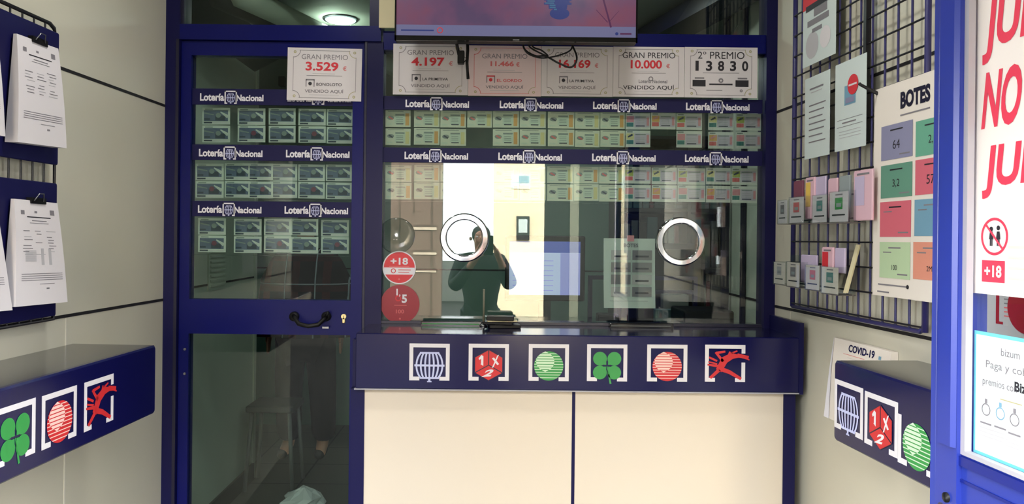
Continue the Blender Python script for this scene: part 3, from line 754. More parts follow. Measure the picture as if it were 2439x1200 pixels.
# ------------------------------------------------------------------ television
TV = Frame(0, 2.80, 0)
tu0, tu1 = TV.at(940, 50)[0], TV.at(1519, 50)[0]; tz0 = TV.at(1230, 98)[1]; tH = (tu1 - tu0) * 0.575; tc = (tu0 + tu1) / 2
tv = empty('television', T(tc, 2.80, tz0), 'black flat television hanging above the counter window, showing a pink picture', 'television')
w = (tu1 - tu0) / 2
m = MB(); m.rbox(-w, w, 0.008, 0.05, 0, tH, 'black', 0.006)
bz = 0.012; m.box(-w, -w + 0.006, 0, 0.01, 0, tH, 'black_gloss'); m.box(w - 0.006, w, 0, 0.01, 0, tH, 'black_gloss'); m.box(-w, w, 0, 0.01, 0, 0.017, 'black_gloss'); m.box(-w, w, 0, 0.01, tH - 0.008, tH, 'black_gloss')
m.build('casing', parent=tv)
m = MB(); m.q(-w + .006, w - .006, 0.058, tH - .008, 0.006, 'tv_picture'); m.q(-w + .006, w - .006, 0.017, 0.058, 0.006, 'tv_banner')
tx = lambda px: TV.at(px, 50)[0] - tc
tzz = lambda py: TV.at(1230, py)[1] - tz0
for k in range(9):
    y_ = tzz(0 + k * 5 - 20); ww = 0.045 * (1 - max(0, k - 5) * 0.2) + (0.008 if k % 2 else 0)
    m.q(tx(1330) - ww, tx(1330) + ww * .9, y_ - .0065, y_ + .0015, 0.0055, 'tv_blue'); m.q(tx(1330) - ww * .9, tx(1330) - ww * .3, y_ - .003, y_ + .0015, 0.0052, 'tv_cyan')
m.fdisc(tx(1333), tzz(30), 0.036, 0.0056, 'tv_blue', 20, 0.022)
m.stroke((tx(1430), tzz(-30)), (tx(1447), tzz(30)), .007, .006, .0055, 'tv_branch'); m.stroke((tx(1447), tzz(30)), (tx(1456), tzz(62)), .006, .007, .0055, 'tv_branch')
m.stroke((tx(1448), tzz(50)), (tx(1420), tzz(20)), .003, .002, .0055, 'tv_branch'); m.stroke((tx(1452), tzz(48)), (tx(1475), tzz(22)), .002, .001, .0055, 'tv_branch')
m.q(tx(955), tx(1033), tzz(75), tzz(72), .0055, 'tv_blue'); m.fring(tx(1048), tzz(73), .008, .011, .0055, 'emb_red', 16)
m.fdisc(tx(1470), tzz(77), .006, .0055, 'tv_blue', 12); m.q(tx(1478), tx(1505), tzz(79), tzz(75), .0055, 'tv_branch')
m.build('screen', parent=tv)
m = MB().box(-0.012, 0.012, -0.001, 0.003, 0.003, 0.006, 'steel'); m.build('status_light', parent=tv)
m = MB(); m.box(-0.12, 0.12, 0.05, 0.075, 0.12, 0.42, 'black'); m.box(-0.04, 0.04, 0.07, 0.245, 0.2, 0.3, 'black'); m.build('wall_bracket', parent=tv)
# cables and adapters hanging below it
def P3(px, py, y):
    d = ray(px, py); return (d[0] * y, y, EYE + d[2] * y)
m = MB(); yb = 2.90
a = P3(1088, 96, yb); c = P3(1098, 150, yb)
m.tube([P3(1086, 80, yb), P3(1088, 105, yb), P3(1093, 130, yb)], 0.006, 'black'); m.rbox(c[0] - .013, c[0] + .013, yb - .012, yb + .012, c[2] - .004, c[2] + .045, 'black', .004)
m.tube([P3(1104, 134, yb), P3(1112, 140, yb - .01), P3(1104, 150, yb)], 0.002, 'black')
tag(m.build('power_adapter'), 'small black adapter hanging in front of the 4.197 poster', 'adapter')
m = MB().tube([P3(1113, 84, 2.92), P3(1114, 120, 2.92), P3(1112, 150, 2.92), P3(1115, 188, 2.92)], 0.006, 'black'); tag(m.build('black_cable'), 'thick straight black cable hanging between the first two prize posters', 'cable')
def loop(pts, r, label):
    Q = [Vector(P3(*p)) for p in pts]; out = []
    for i in range(len(Q) - 1):
        p0, p1, p2, p3 = Q[max(i - 1, 0)], Q[i], Q[i + 1], Q[min(i + 2, len(Q) - 1)]
        for k in range(8):
            t = k / 8; out.append(0.5 * ((2 * p1) + (p2 - p0) * t + (2 * p0 - 5 * p1 + 4 * p2 - p3) * t * t + (3 * p1 - p0 - 3 * p2 + p3) * t ** 3))
    out.append(Q[-1]); tag(MB().tube(out, r, 'black').build('black_cable'), label, 'cable')
loop([(1245, 95, 2.9), (1250, 118, 2.9), (1275, 133, 2.89), (1300, 134, 2.88), (1330, 150, 2.87), (1360, 160, 2.87), (1374, 140, 2.87), (1365, 112, 2.88), (1355, 95, 2.9)], 0.0036, 'wide black cable loop hanging over the fourth prize poster')
loop([(1255, 95, 2.91), (1247, 110, 2.91), (1258, 128, 2.91), (1290, 138, 2.9), (1330, 132, 2.9), (1360, 118, 2.9), (1362, 95, 2.9)], 0.0028, 'thin black cable crossing behind the wide loop')
loop([(1262, 95, 2.89), (1270, 112, 2.89), (1290, 120, 2.88), (1305, 133, 2.88), (1290, 128, 2.88), (1262, 112, 2.89), (1258, 95, 2.89)], 0.003, 'knotted black cable bundle beneath the television')

# ------------------------------------------------------------------ rings, stickers, disc, sheet on the window
def ring(px, py, label):
    a = F.at(px, py); m = MB()
    m.lathe([(0.0705, -0.0005), (0.0705, -0.009), (0.0725, -0.0118), (0.0755, -0.0128)], 'chrome', 72, (a[0], 0, a[1]), 'y')
    m.f = m.f[:-2]; m.m = m.m[:-2]; m.sm = m.sm[:-2]
    m.fring(a[0], a[1], 0.0755, 0.0915, -0.0128, 'chrome', 72)
    m.lathe([(0.0915, -0.0128), (0.0948, -0.0112), (0.0968, -0.0070), (0.0975, -0.0005)], 'chrome', 72, (a[0], 0, a[1]), 'y')
    m.f = m.f[:-2]; m.m = m.m[:-2]; m.sm = m.sm[:-2]
    return tag(m.build('speaking_ring', F.M), label, 'ring', 'chrome speaking rings')
ring(1106, 566, 'chrome speaking ring on the window in front of the bright reflection')
ring(1621, 575, 'chrome speaking ring on the window beside the hanging price sheet')
a = F.at(951, 637); m = MB(); r = 0.066
m.disc(a[0], a[1], r, -0.0012, -0.0002, 'white_vinyl', 48); m.fdisc(a[0], a[1], r * .93, -0.0016, 'sticker_red', 48)
m.q(a[0] - r * .92, a[0] + r * .92, a[1] - r * .42, a[1] + r * .0, -0.002, 'white_vinyl')
m.text('+18', a[0], a[1] + r * .38, r * .42, -.002, 'white_vinyl', r * 1.05, .03); m.q(a[0] - r * .6, a[0] + r * .6, a[1] + r * .05, a[1] + r * .09, -.002, 'print_softred')
m.fring(a[0] - r * .35, a[1] - r * .2, r * .1, r * .15, -.0024, 'sticker_red', 14); m.q(a[0] - .05 * r, a[0] + r * .7, a[1] - r * .16, a[1] - r * .12, -.0024, 'print_softred'); m.q(a[0] - .05 * r, a[0] + r * .6, a[1] - r * .30, a[1] - r * .26, -.0024, 'print_softred')
m.fdisc(a[0], a[1] - r * .7, r * .06, -.002, 'print_softred', 8)
tag(m.build('round_sticker', F.M), 'round red and white sticker reading +18 on the window', 'sticker')
a = F.at(953, 724); m = MB(); r = 0.077
m.disc(a[0], a[1], r, -0.0012, -0.0002, 'sticker_dark', 48); m.text('1', a[0] - r * .16, a[1] + r * .62, r * .34, -.0016, 'white_vinyl', None, .03); m.text(',', a[0] - r * .02, a[1] + r * .44, r * .12, -.0016, 'white_vinyl')
m.text('5', a[0] + r * .22, a[1] + r * .28, r * .44, -.0016, 'white_vinyl', None, .04); m.fring(a[0] - .1 * r, a[1] + .3 * r, .1 * r, .16 * r, -.0014, 'sticker_red', 12)
m.q(a[0] - .3 * r, a[0] + .34 * r, a[1] - r * .08, a[1] - r * .05, -.0016, 'print_softred'); m.text('100', a[0], a[1] - r * .38, r * .2, -.0016, 'print_softred', r * .42); m.fdisc(a[0], a[1] - r * .75, r * .05, -.0016, 'print_softred', 8)
tag(m.build('round_sticker', F.M), 'plain dark red round sticker with a white 5 just above the counter', 'sticker')
a = F.at(945, 561); m = MB(); m.lathe([(0.0, -0.006), (0.062, -0.006), (0.069, -0.004), (0.072, -0.0005)][::-1], 'acrylic_disc', 40, (a[0], 0, a[1]), 'y')
tag(m.build('clear_disc', F.M), 'clear plastic disc on the window above the +18 sticker', 'disc')
# hanging sheet behind the glass
off = -0.035
u0, u1, v0, v1 = F.rect(1439, 567, 1560, 733, off); W, H = u1 - u0, v1 - v0
sh = empty('hanging_sheet', F.M @ T((u0 + u1) / 2, -off, (v0 + v1) / 2), 'pale sheet with grey boxes hanging behind the window near a speaking ring', 'sheet')
m = MB(); N = 8
for k in range(N):
    za, zb = -H / 2 + H * k / N, -H / 2 + H * (k + 1) / N; ya, yb2 = 0.006 * math.sin(k / N * 3), 0.006 * math.sin((k + 1) / N * 3)
    sk = lambda z: 0.004 * (-z / H)
    m.add([(-W / 2 + sk(za), ya, za), (W / 2 + sk(za), ya, za), (W / 2 + sk(zb), yb2, zb), (-W / 2 + sk(zb), yb2, zb)], [(0, 1, 2, 3)], 'paper_cyan', True)
m.text('BOTES', W * .02, H * .40, H * .055, -.002, 'print_grey', W * .28, .03)
for r_ in range(4):
    for c_ in range(2):
        x = -W * .36 + c_ * W * .41; z = H * (.33 - .175 * r_)
        m.q(x, x + W * .38, z - H * .14, z, -.002, 'print_grey' if (r_ + c_) % 3 else 'print_lightgrey'); m.q(x + W * .06, x + W * .32, z - H * .10, z - H * .075, -.0024, 'print_black' if r_ in (0, 1) or c_ else 'print_grey')
m.q(-W * .38, W * .36, -H * .40, -H * .395, -.002, 'print_grey')
m.build('page', parent=sh)
m = MB(); m.box(-.012, .016, -.004, -.002, H / 2 - .012, H / 2 + .012, 't_pink'); t_ = m.build('tape', parent=sh); t_['label'] = 'pinkish tape'
m = MB(); m.box(-.006, .010, -.006, .0, H / 2 + .012, H / 2 + .05, 'acrylic'); m.build('hook', parent=sh)

# ------------------------------------------------------------------ things on the counter
def pass_tray(x0, x1, y, label, depth=0.0):
    u0, z = F.at(x0, y, 0.02); u1 = F.at(x1, y, 0.02)[0]; zt = CT + 0.0125
    t = empty('pass_tray', F.M @ T((u0 + u1) / 2, -0.05, CT + 0.0005), label, 'tray', 'money trays under the window'); w = (u1 - u0) / 2
    m = MB(); m.rbox(-w, w, 0.0, 0.004, 0.0, 0.017, 'black_gloss', 0.004)
    m.box(-w, w, 0.0, 0.038, 0, 0.003, 'black_gloss'); m.box(-w, -w + .006, 0.002, 0.038, 0.003, 0.011, 'black_gloss'); m.box(w - .006, w, 0.002, 0.038, 0.003, 0.011, 'black_gloss')
    m.build('dish', parent=t)
    m = MB(); m.box(-w + .004, w - .01, -0.0015, -0.0002, .004, 0.008, 'emb_green' if depth else 'folder_grey'); m.build('rim', parent=t)
    return t
pass_tray(1004, 1148, 777, 'black money tray with green rim below the first speaking ring', 1)
pass_tray(1450, 1600, 780, 'black money tray below the ring beside the hanging sheet', 0)
def mount(px, py, y, name, label, cat): return empty(name, T(*P3(px, py, y)[:2], CT), label, cat)
pn = empty('pen_stand', T(P3(1152, 760, 3.0)[0], 2.99, CT), 'thin pale rod standing on a small base on the counter', 'stand')
m = MB(); m.lathe([(0.016, 0.0), (0.016, 0.004), (0.006, 0.010), (0.0, 0.010)], 'steel', 20); m.build('base', parent=pn)
m = MB(); m.tube([(0, 0, 0.008), (0, 0, 0.145)], 0.0042, 'facade_pale', 8); m.build('rod', parent=pn)
bx = P3(1195, 770, 2.95)[0]
hh = 0.0
for k, (w, d, h, mt, a) in enumerate(((0.060, 0.035, 0.013, 'black', 0.10), (0.056, 0.034, 0.011, 'black_gloss', -0.12), (0.058, 0.030, 0.004, 'cream', 0.02), (0.052, 0.034, 0.015, 'black', -0.05))):
    o = MB().rbox(-w, w, -d, d, 0, h, mt, min(.003, h * .4)).build('leaflet_pile' if mt == 'cream' else 'black_case', origin=(0, 0, 0))
    o.matrix_world = T(bx + a * .1, 2.955, CT + 0.0003 + hh) @ Matrix.Rotation(a, 4, 'Z')
    hh += h + 0.0003
    tag(o, ['lowest black case in the pile on the counter by the pen stand', 'glossy black case second from bottom of the counter pile', 'thin cream leaflets between the stacked black cases', 'topmost black case in the pile on the counter'][k],
        'case' if mt != 'cream' else 'leaflets', 'black cases piled on the counter' if mt != 'cream' else None)

# ------------------------------------------------------------------ inside the office
DK = 1.07
yM = 3.72
M0 = P3(1204, 560, yM); M1 = P3(1393, 718, yM)
mo = empty('computer_monitor', T((M0[0] + M1[0]) / 2, yM, DK), 'black computer monitor with bright blue and white screen behind the window', 'monitor')
w = (M1[0] - M0[0]) / 2; z0, z1 = M1[2] - DK, M0[2] - DK
m = MB(); m.rbox(-w, w, 0.003, 0.04, z0, z1, 'black', .01); m.build('casing', parent=mo)
m = MB(); sx0, sx1, sz0, sz1 = -w + .02, w - .024, z0 + .03, z1 - .028
m.box(sx0, sx1, 0.0, 0.0025, sz0, sz1, 'screen_white'); m.q(sx0 + .0, sx1, sz1 - .055, sz1, -.0004, 'screen_blue'); m.q(sx0 + (sx1 - sx0) * .72, sx1, sz0, sz1 - .056, -.0004, 'screen_lilac')
for k in range(7): m.q(sx0 + (sx1 - sx0) * .05, sx0 + (sx1 - sx0) * .62, sz0 + .02 + .024 * k, sz0 + .023 + .024 * k, -.0004, 'screen_lilac')
m.build('screen', parent=mo)
m = MB(); m.box(-.03, .03, .02, .04, 0.012, z0 + .02, 'black'); m.rbox(-.1, .1, -.05, .08, 0.0, 0.012, 'black', .004); m.build('stand', parent=mo)
# navy frame on the desk
m = MB(); a, c = P3(1402, 656, 3.9), P3(1662, 656, 3.9); zb = 1.071
m.box(a[0], c[0], 3.9, 3.93, a[2] - .02, a[2], 'navy'); m.box(a[0], a[0] + .02, 3.9, 3.93, zb, a[2] - .02, 'navy'); m.box(c[0] - .02, c[0], 3.9, 3.93, zb, a[2] - .02, 'navy')
m.box((a[0] + c[0]) / 2 + .05, c[0] - .02, 3.905, 3.925, a[2] - .09, a[2] - .07, 'navy')
tag(m.build('desk_frame'), 'low navy tubular frame standing on the desk behind the hanging sheet', 'frame')
def dbox(x0, y0, x1, y1, y, d, mt, name, label, cat, ground=DK, r=.004, group=None):
    a, c = P3(x0, y0, y), P3(x1, y1, y); zb_ = ground + .0005 if ground is not None else c[2]
    o = MB().rbox(a[0], c[0], y, y + d, zb_, max(a[2], zb_ + .01), mt, r).build(name); return tag(o, label, cat, group)
dbox(1580, 701, 1640, 760, 3.8, .06, 'folder_grey', 'card_box', 'grey box on the desk beneath the second speaking ring', 'box')
dbox(1562, 737, 1648, 770, 3.66, .05, 'folder_teal', 'low_tray', 'low grey-green tray in front of the grey box on the desk', 'tray')
dbox(1425, 748, 1475, 770, 3.64, .08, 'black', 'calculator', 'black calculator lying under the hanging sheet', 'calculator', r=.008)
m = MB(); m.tube([(P3(1340, 745, 3.62)[0], 3.64, DK + .001), (P3(1345, 740, 3.62)[0], 3.66, DK + .03)], .003, 'black')
m = MB().prism([(0, 0), (.075, 0), (.075, .032), (.045, .03)], 0, .05, 'paper_warm'); a = P3(1305, 750, 3.62)
o = m.build('paper_heap', origin=(0, 0, 0)); o.matrix_world = T(a[0], 3.64, DK + .001); tag(o, 'small cream paper heap below the monitor screen', 'papers')
# dark shelving with folders
rk = empty('office_shelving', T(1.2, 4.44, 0), 'dark open shelving with folders beyond the second speaking ring', 'shelving')
MB().box(-.45, .4, .33, .35, 0, 2.1, 'interior_dark').build('back', parent=rk)
for x in (-.45, -.05, .36): MB().box(x, x + .02, 0, .33, 0, 2.1, 'interior_dark').build('upright', parent=rk)
for z in (.6, 1.0, 1.32, 1.66, 2.08): MB().box(-.43, .38, .002, .33, z, z + .02, 'interior_dark').build('shelf', parent=rk)
fold = [('folder_teal', .035, .28), ('folder_grey', .05, .25), ('folder_teal', .06, .29), ('folder_red', .02, .24), ('folder_grey', .04, .27), ('folder_teal', .05, .22), ('folder_grey', .06, .28), ('interior_dark', .04, .26)]
cn = {'folder_teal': 'teal', 'folder_grey': 'grey', 'folder_red': 'dark red', 'interior_dark': 'black'}
for si, (z, sn) in enumerate(((1.02, 'lowest full'), (1.34, 'middle'), (1.68, 'top'))):
    x = 1.2 - .425
    for k in range(11):
        mt, w_, h = fold[(k * 3 + si) % 8]
        if x + w_ > 1.2 + .33: break
        if x < 1.15 < x + w_ + .005: x = 1.175
        o = MB().rbox(x, x + w_, 4.46, 4.69, z + .0005, z + min(h, .29), mt, .004).build('folder')
        tag(o, '%s folder, %s along the %s shelf of the dark office shelving' % (cn[mt], ORD[k], sn), 'folder', 'folders on the office shelving')
        x += w_ + .006
# navy uprights on the office wall
for k, (x0, x1) in enumerate(((1720, 1737), (1766, 1781))):
    y = 3.66 if k == 0 else 3.45
    a, c = P3(x0, 600, y), P3(x1, 600, y)
    tag(MB().box(a[0], min(c[0], 1.157), y, y + .02, 0, IC, 'navy_dark').build('rack_upright'), ['navy upright nearest the folders on the office wall', 'navy upright closest to the window post on the office wall'][k], 'upright', 'navy uprights in the office')
tag(MB().rbox(.86, 1.08, 3.36, 3.60, DK + .0005, 1.19, 'black', .01).build('office_printer'), 'black printer on the desk in the corner behind the window post', 'printer')
# dark chair behind the second ring
ch = empty('office_chair', T(.95, 4.06, 0), 'dark high-backed office chair behind the second speaking ring', 'chair')
m = MB(); m.rbox(-.2, .2, -.02, .04, 1.02, 1.48, 'black', .05); m.build('backrest', parent=ch)
MB().box(-.22, .22, -.03, .14, .86, .92, 'black').build('seat', parent=ch)
m = MB(); m.tube([(0, .08, .1), (0, .08, .86)], .025, 'steel'); m.build('column', parent=ch)
m = MB()
for k in range(5):
    a_ = 2 * PI * k / 5; m.tube([(0, .08, .1), (.2 * math.cos(a_), .08 + .18 * math.sin(a_), .03)], .02, 'black')
m.build('base', parent=ch)
# louvred vent on the office wall, as seen below the tickets
Lin = Frame(-1.44, 3.9, PI / 2)
vt = empty('wall_vent', Lin.M @ T(*[Lin.at(515, 640)[0], 0, Lin.at(515, 640)[1]]), 'pale louvred vent low on the office wall beyond the door', 'vent')
m = MB(); m.box(-.13, .13, -.008, 0, -.11, .14, 'interior_wall'); m.build('frame', parent=vt)
m = MB()
for k in range(9): m.box(-.11, .11, -.014, -.008, -.09 + .025 * k, -.078 + .025 * k, 'interior_wall')
m.build('slats', parent=vt)
# small black wall socket seen over the top ticket band
a = P3(661, 186, 4.6); tag(MB().rbox(a[0] - .018, a[0] + .018, 4.68, 4.73, a[2] - .03, a[2] + .03, 'black', .004).build('wall_speaker'), 'small black speaker on the office wall beside the 3.529 poster', 'speaker')
# unseen fill lights added in the entrance ceiling to brighten the upper walls
for k, (x, y) in enumerate(((-.62, 1.9), (.42, 1.9))):
    t = empty('ceiling_downlight', T(x, y, CEIL), ['round downlight in the entrance ceiling on the clipboard side', 'round downlight in the entrance ceiling on the rack side'][k], 'light', 'entrance downlights')
    MB().lathe([(0.098, -.001), (0.108, -.006), (0.11, 0)], 'steel', 32).build('trim_ring', parent=t)
    MB().lathe([(0, -.012), (0.09, -.0115), (0.097, -.007)], 'lamp_white', 32).build('lens', parent=t)
    ld = bpy.data.lights.new('entrance_downlight', 'AREA'); ld.shape = 'DISK'; ld.size = .2; ld.energy = 24.0; ld.color = (1, .98, .93)
    lo = bpy.data.objects.new('entrance_downlight', ld); COL.objects.link(lo); lo.parent = t; lo.location = (0, 0, -.02)
# office downlights; the one above the desk is added, unseen, to brighten the wall
for k, (x, y) in enumerate(((-.76, 3.89), (.45, 4.9), (.55, 3.5))):
    t = empty('ceiling_downlight', T(x, y, IC), ['round glowing downlight above the glazed door', 'round glowing downlight deeper in the office', 'round downlight above the office desk'][k], 'light', 'office downlights')
    m = MB(); m.lathe([(0.078, -.001), (0.088, -.006), (0.09, 0)], 'steel', 32); m.v = [(p[0], p[1], p[2]) for p in m.v]; m.build('trim_ring', parent=t)
    m = MB(); m.lathe([(0, -.012), (0.07, -.0115), (0.077, -.007)], 'lamp_white', 32); m.build('lens', parent=t)
    ld = bpy.data.lights.new('downlight', 'AREA'); ld.shape = 'DISK'; ld.size = .15; ld.energy = (17.0, 10.0, 7.0)[k]; ld.color = (.92, 1, .97)
    lo = bpy.data.objects.new('downlight', ld); COL.objects.link(lo); lo.parent = t; lo.location = (0, 0, -.02)
# stool, bag
st = empty('stool', T(-1.27, 4.62, 0), 'small dark stool with grey legs seen through the lower door pane', 'stool')
MB().rbox(-.14, .14, -.13, .13, .46, .50, 'interior_dark', .01).build('seat', parent=st)
for sx, sy in ((-1, -1), (1, -1), (1, 1), (-1, 1)):
    MB().tube([(sx * .11, sy * .10, .46), (sx * .14, sy * .13, 0)], .012, 'folder_grey').build('leg', parent=st)
m = MB(); rr = random.Random(5); N = 14; H_ = 7
vv = []
for j in range(H_):
    t = j / (H_ - 1); rad = .13 * math.sin(PI * (0.18 + .8 * t)) + .012
    for k in range(N): a_ = 2 * PI * k / N; q = rad * rr.uniform(.75, 1.15); vv.append((q * math.cos(a_), q * math.sin(a_), .17 * t * rr.uniform(.9, 1.05)))
ff = [(j * N + k, j * N + (k + 1) % N, (j + 1) * N + (k + 1) % N, (j + 1) * N + k) for j in range(H_ - 1) for k in range(N)] + [tuple(range(N))[::-1], tuple((H_ - 1) * N + k for k in range(N))]
m.add(vv, ff, 'bag_white'); o = m.build('plastic_bag', origin=(0, 0, 0)); o.matrix_world = T(-.99, 4.17, .0) @ Matrix.Scale(.8, 4); tag(o, 'crumpled white bag on the dark floor behind the door', 'bag')

# ------------------------------------------------------------------ people
def skin(name, pts, edges, mt, parent, sub=2, root=0):
    me = bpy.data.meshes.new(name); keys = list(pts); me.from_pydata([pts[k][:3] for k in keys], [(keys.index(a), keys.index(b_)) for a, b_ in edges], [])
    me.materials.append(MATS[mt]); o = bpy.data.objects.new(name, me); COL.objects.link(o)
    if parent: o.parent = parent
    md = o.modifiers.new('skin', 'SKIN'); md.use_smooth_shade = True
    if not me.skin_vertices: me.skin_vertices.new()
    for i, k in enumerate(keys):
        r = pts[k][3]; r = r if isinstance(r, tuple) else (r, r)
        me.skin_vertices[0].data[i].radius = r; me.skin_vertices[0].data[i].use_root = (i == root)
    s_ = o.modifiers.new('sub', 'SUBSURF'); s_.levels = sub; s_.render_levels = sub
    return o
def chain(*k): return [(k[i], k[i + 1]) for i in range(len(k) - 1)]
def hand(P, E, side, wrist, fwd, across, spread=.016, curl=Vector((0, 0, 0))):
    w_ = Vector(wrist); fw = Vector(fwd).normalized(); ac = Vector(across).normalized()
    pk = side + 'palm'; P[pk] = (*(w_ + fw * .05), .026); E += [(side + 'wrist', pk)]
    for i, l in enumerate((.075, .085, .078, .062)):
        o_ = ac * (spread * (i - 1.5)); k1, k2, k3 = [side + 'f%d%d' % (i, j) for j in range(3)]
        P[k1] = (*(w_ + fw * .085 + o_), .010); P[k2] = (*(w_ + fw * (.085 + l * .5) + o_ + curl * .5), .0085); P[k3] = (*(w_ + fw * (.085 + l * .85) + o_ + curl * 1.3), .007)
        E += [(pk, k1), (k1, k2), (k2, k3)]
    t1, t2 = side + 't1', side + 't2'; P[t1] = (*(w_ + fw * .045 - ac * .035), .011); P[t2] = (*(w_ + fw * .08 - ac * .05 + curl * .4), .009); E += [(pk, t1), (t1, t2)]

def photographer():
    X, Y = -0.06, -0.34
    root = empty('person', T(X, Y, 0), 'person in dark jacket photographing the shop, seen reflected in the window', 'person')
    P = {'pelvis': (0, 0, .86, .12), 'waist': (0, 0, .99, .115), 'chest': (0, .01, 1.18, .13), 'neckb': (0, 0, 1.335, .055), 'neck': (0, .01, 1.375, .05), 'jaw': (0, .025, 1.425, .06), 'head': (0, .015, 1.50, (.078, .09)), 'crown': (0, .0, 1.565, .065),
         'Lsh': (-.17, 0, 1.29, .06), 'Lel': (-.22, .14, 1.08, .042), 'Lwrist': (-.035, .27, 1.335, .027),
         'Rsh': (.17, 0, 1.29, .06), 'Rel': (.25, .14, 1.10, .042), 'Rwrist': (.15, .27, 1.335, .027),
         'Lhip': (-.09, 0, .82, .09), 'Lkn': (-.10, .01, .46, .06), 'Lan': (-.11, -.02, .09, .04), 'Lto': (-.12, .13, .035, .035),
         'Rhip': (.09, 0, .82, .09), 'Rkn': (.10, .01, .46, .06), 'Ran': (.11, -.02, .09, .04), 'Rto': (.12, .13, .035, .035), 'nose': (0, .112, 1.475, .012)}
    E = chain('pelvis', 'waist', 'chest', 'neckb', 'neck', 'jaw', 'head', 'crown') + chain('chest', 'Lsh', 'Lel', 'Lwrist') + chain('chest', 'Rsh', 'Rel', 'Rwrist') + \
        chain('pelvis', 'Lhip', 'Lkn', 'Lan', 'Lto') + chain('pelvis', 'Rhip', 'Rkn', 'Ran', 'Rto') + [('head', 'nose')]
    hand(P, E, 'L', P['Lwrist'][:3], (.25, .15, 1), (.3, -1, 0), curl=Vector((.02, 0, 0)))
    hand(P, E, 'R', P['Rwrist'][:3], (-.45, .15, 1), (-.3, -1, 0), curl=Vector((-.02, 0, 0)))
    body = skin('body', P, E, 'skin', root)
    g = lambda k, d, dz=0: (P[k][0], P[k][1], P[k][2] + dz, (P[k][3] if not isinstance(P[k][3], tuple) else P[k][3][0]) + d)
    J = {'pelvis': (0, 0, .84, .155), 'waist': g('waist', .03), 'chest': g('chest', .03), 'neckb': g('neckb', .02, -.01), 'Lsh': g('Lsh', .025), 'Lel': g('Lel', .024), 'Lw': (-.07, .235, 1.285, .038), 'Rsh': g('Rsh', .025), 'Rel': g('Rel', .024), 'Rw': (.17, .235, 1.285, .038)}
    skin('jacket', J, chain('pelvis', 'waist', 'chest', 'neckb') + chain('chest', 'Lsh', 'Lel', 'Lw') + chain('chest', 'Rsh', 'Rel', 'Rw'), 'jacket', root)
    Jn = {'p': (0, 0, .82, .135), 'lh': g('Lhip', .02), 'lk': g('Lkn', .025), 'la': g('Lan', .03, .03), 'rh': g('Rhip', .02), 'rk': g('Rkn', .025), 'ra': g('Ran', .03, .03)}
    skin('trousers', Jn, chain('p', 'lh', 'lk', 'la') + chain('p', 'rh', 'rk', 'ra'), 'jeans', root)
    for s_ in ('L', 'R'):
        a_, b_ = P[s_ + 'an'], P[s_ + 'to']
        skin('shoe', {'h': (a_[0], a_[1] - .03, .05, .046), 'm': (a_[0], a_[1] + .05, .045, .045), 't': (b_[0], b_[1] + .03, .035, .032)}, chain('h', 'm', 't'), 'shoe', root)
    skin('hair', {'a': (0, -.03, 1.45, .075), 'b': (0, -.02, 1.53, .092), 'c': (0, .03, 1.585, .07)}, chain('a', 'b', 'c'), 'hair', root)
    for s_ in (-1, 1):
        MB().lathe([(0, -.004), (.009, 0), (0, .008)], 'paper', 12, (s_ * .032, .094, 1.505), 'y').build('eye', parent=root)
        skin('ear', {'a': (s_ * .085, .01, 1.475, .012), 'b': (s_ * .09, .005, 1.505, .014)}, [('a', 'b')], 'skin', root)
    m = MB().box(-.022, .022, .088, .094, 1.440, 1.446, 'red_pad'); m.build('mouth', parent=root)
    ph = MB().rbox(-.04, .04, -.025, -.016, 1.36, 1.518, 'black_gloss', .01).build('phone'); tag(ph, 'dark phone held up by the person reflected in the window', 'phone')
photographer()

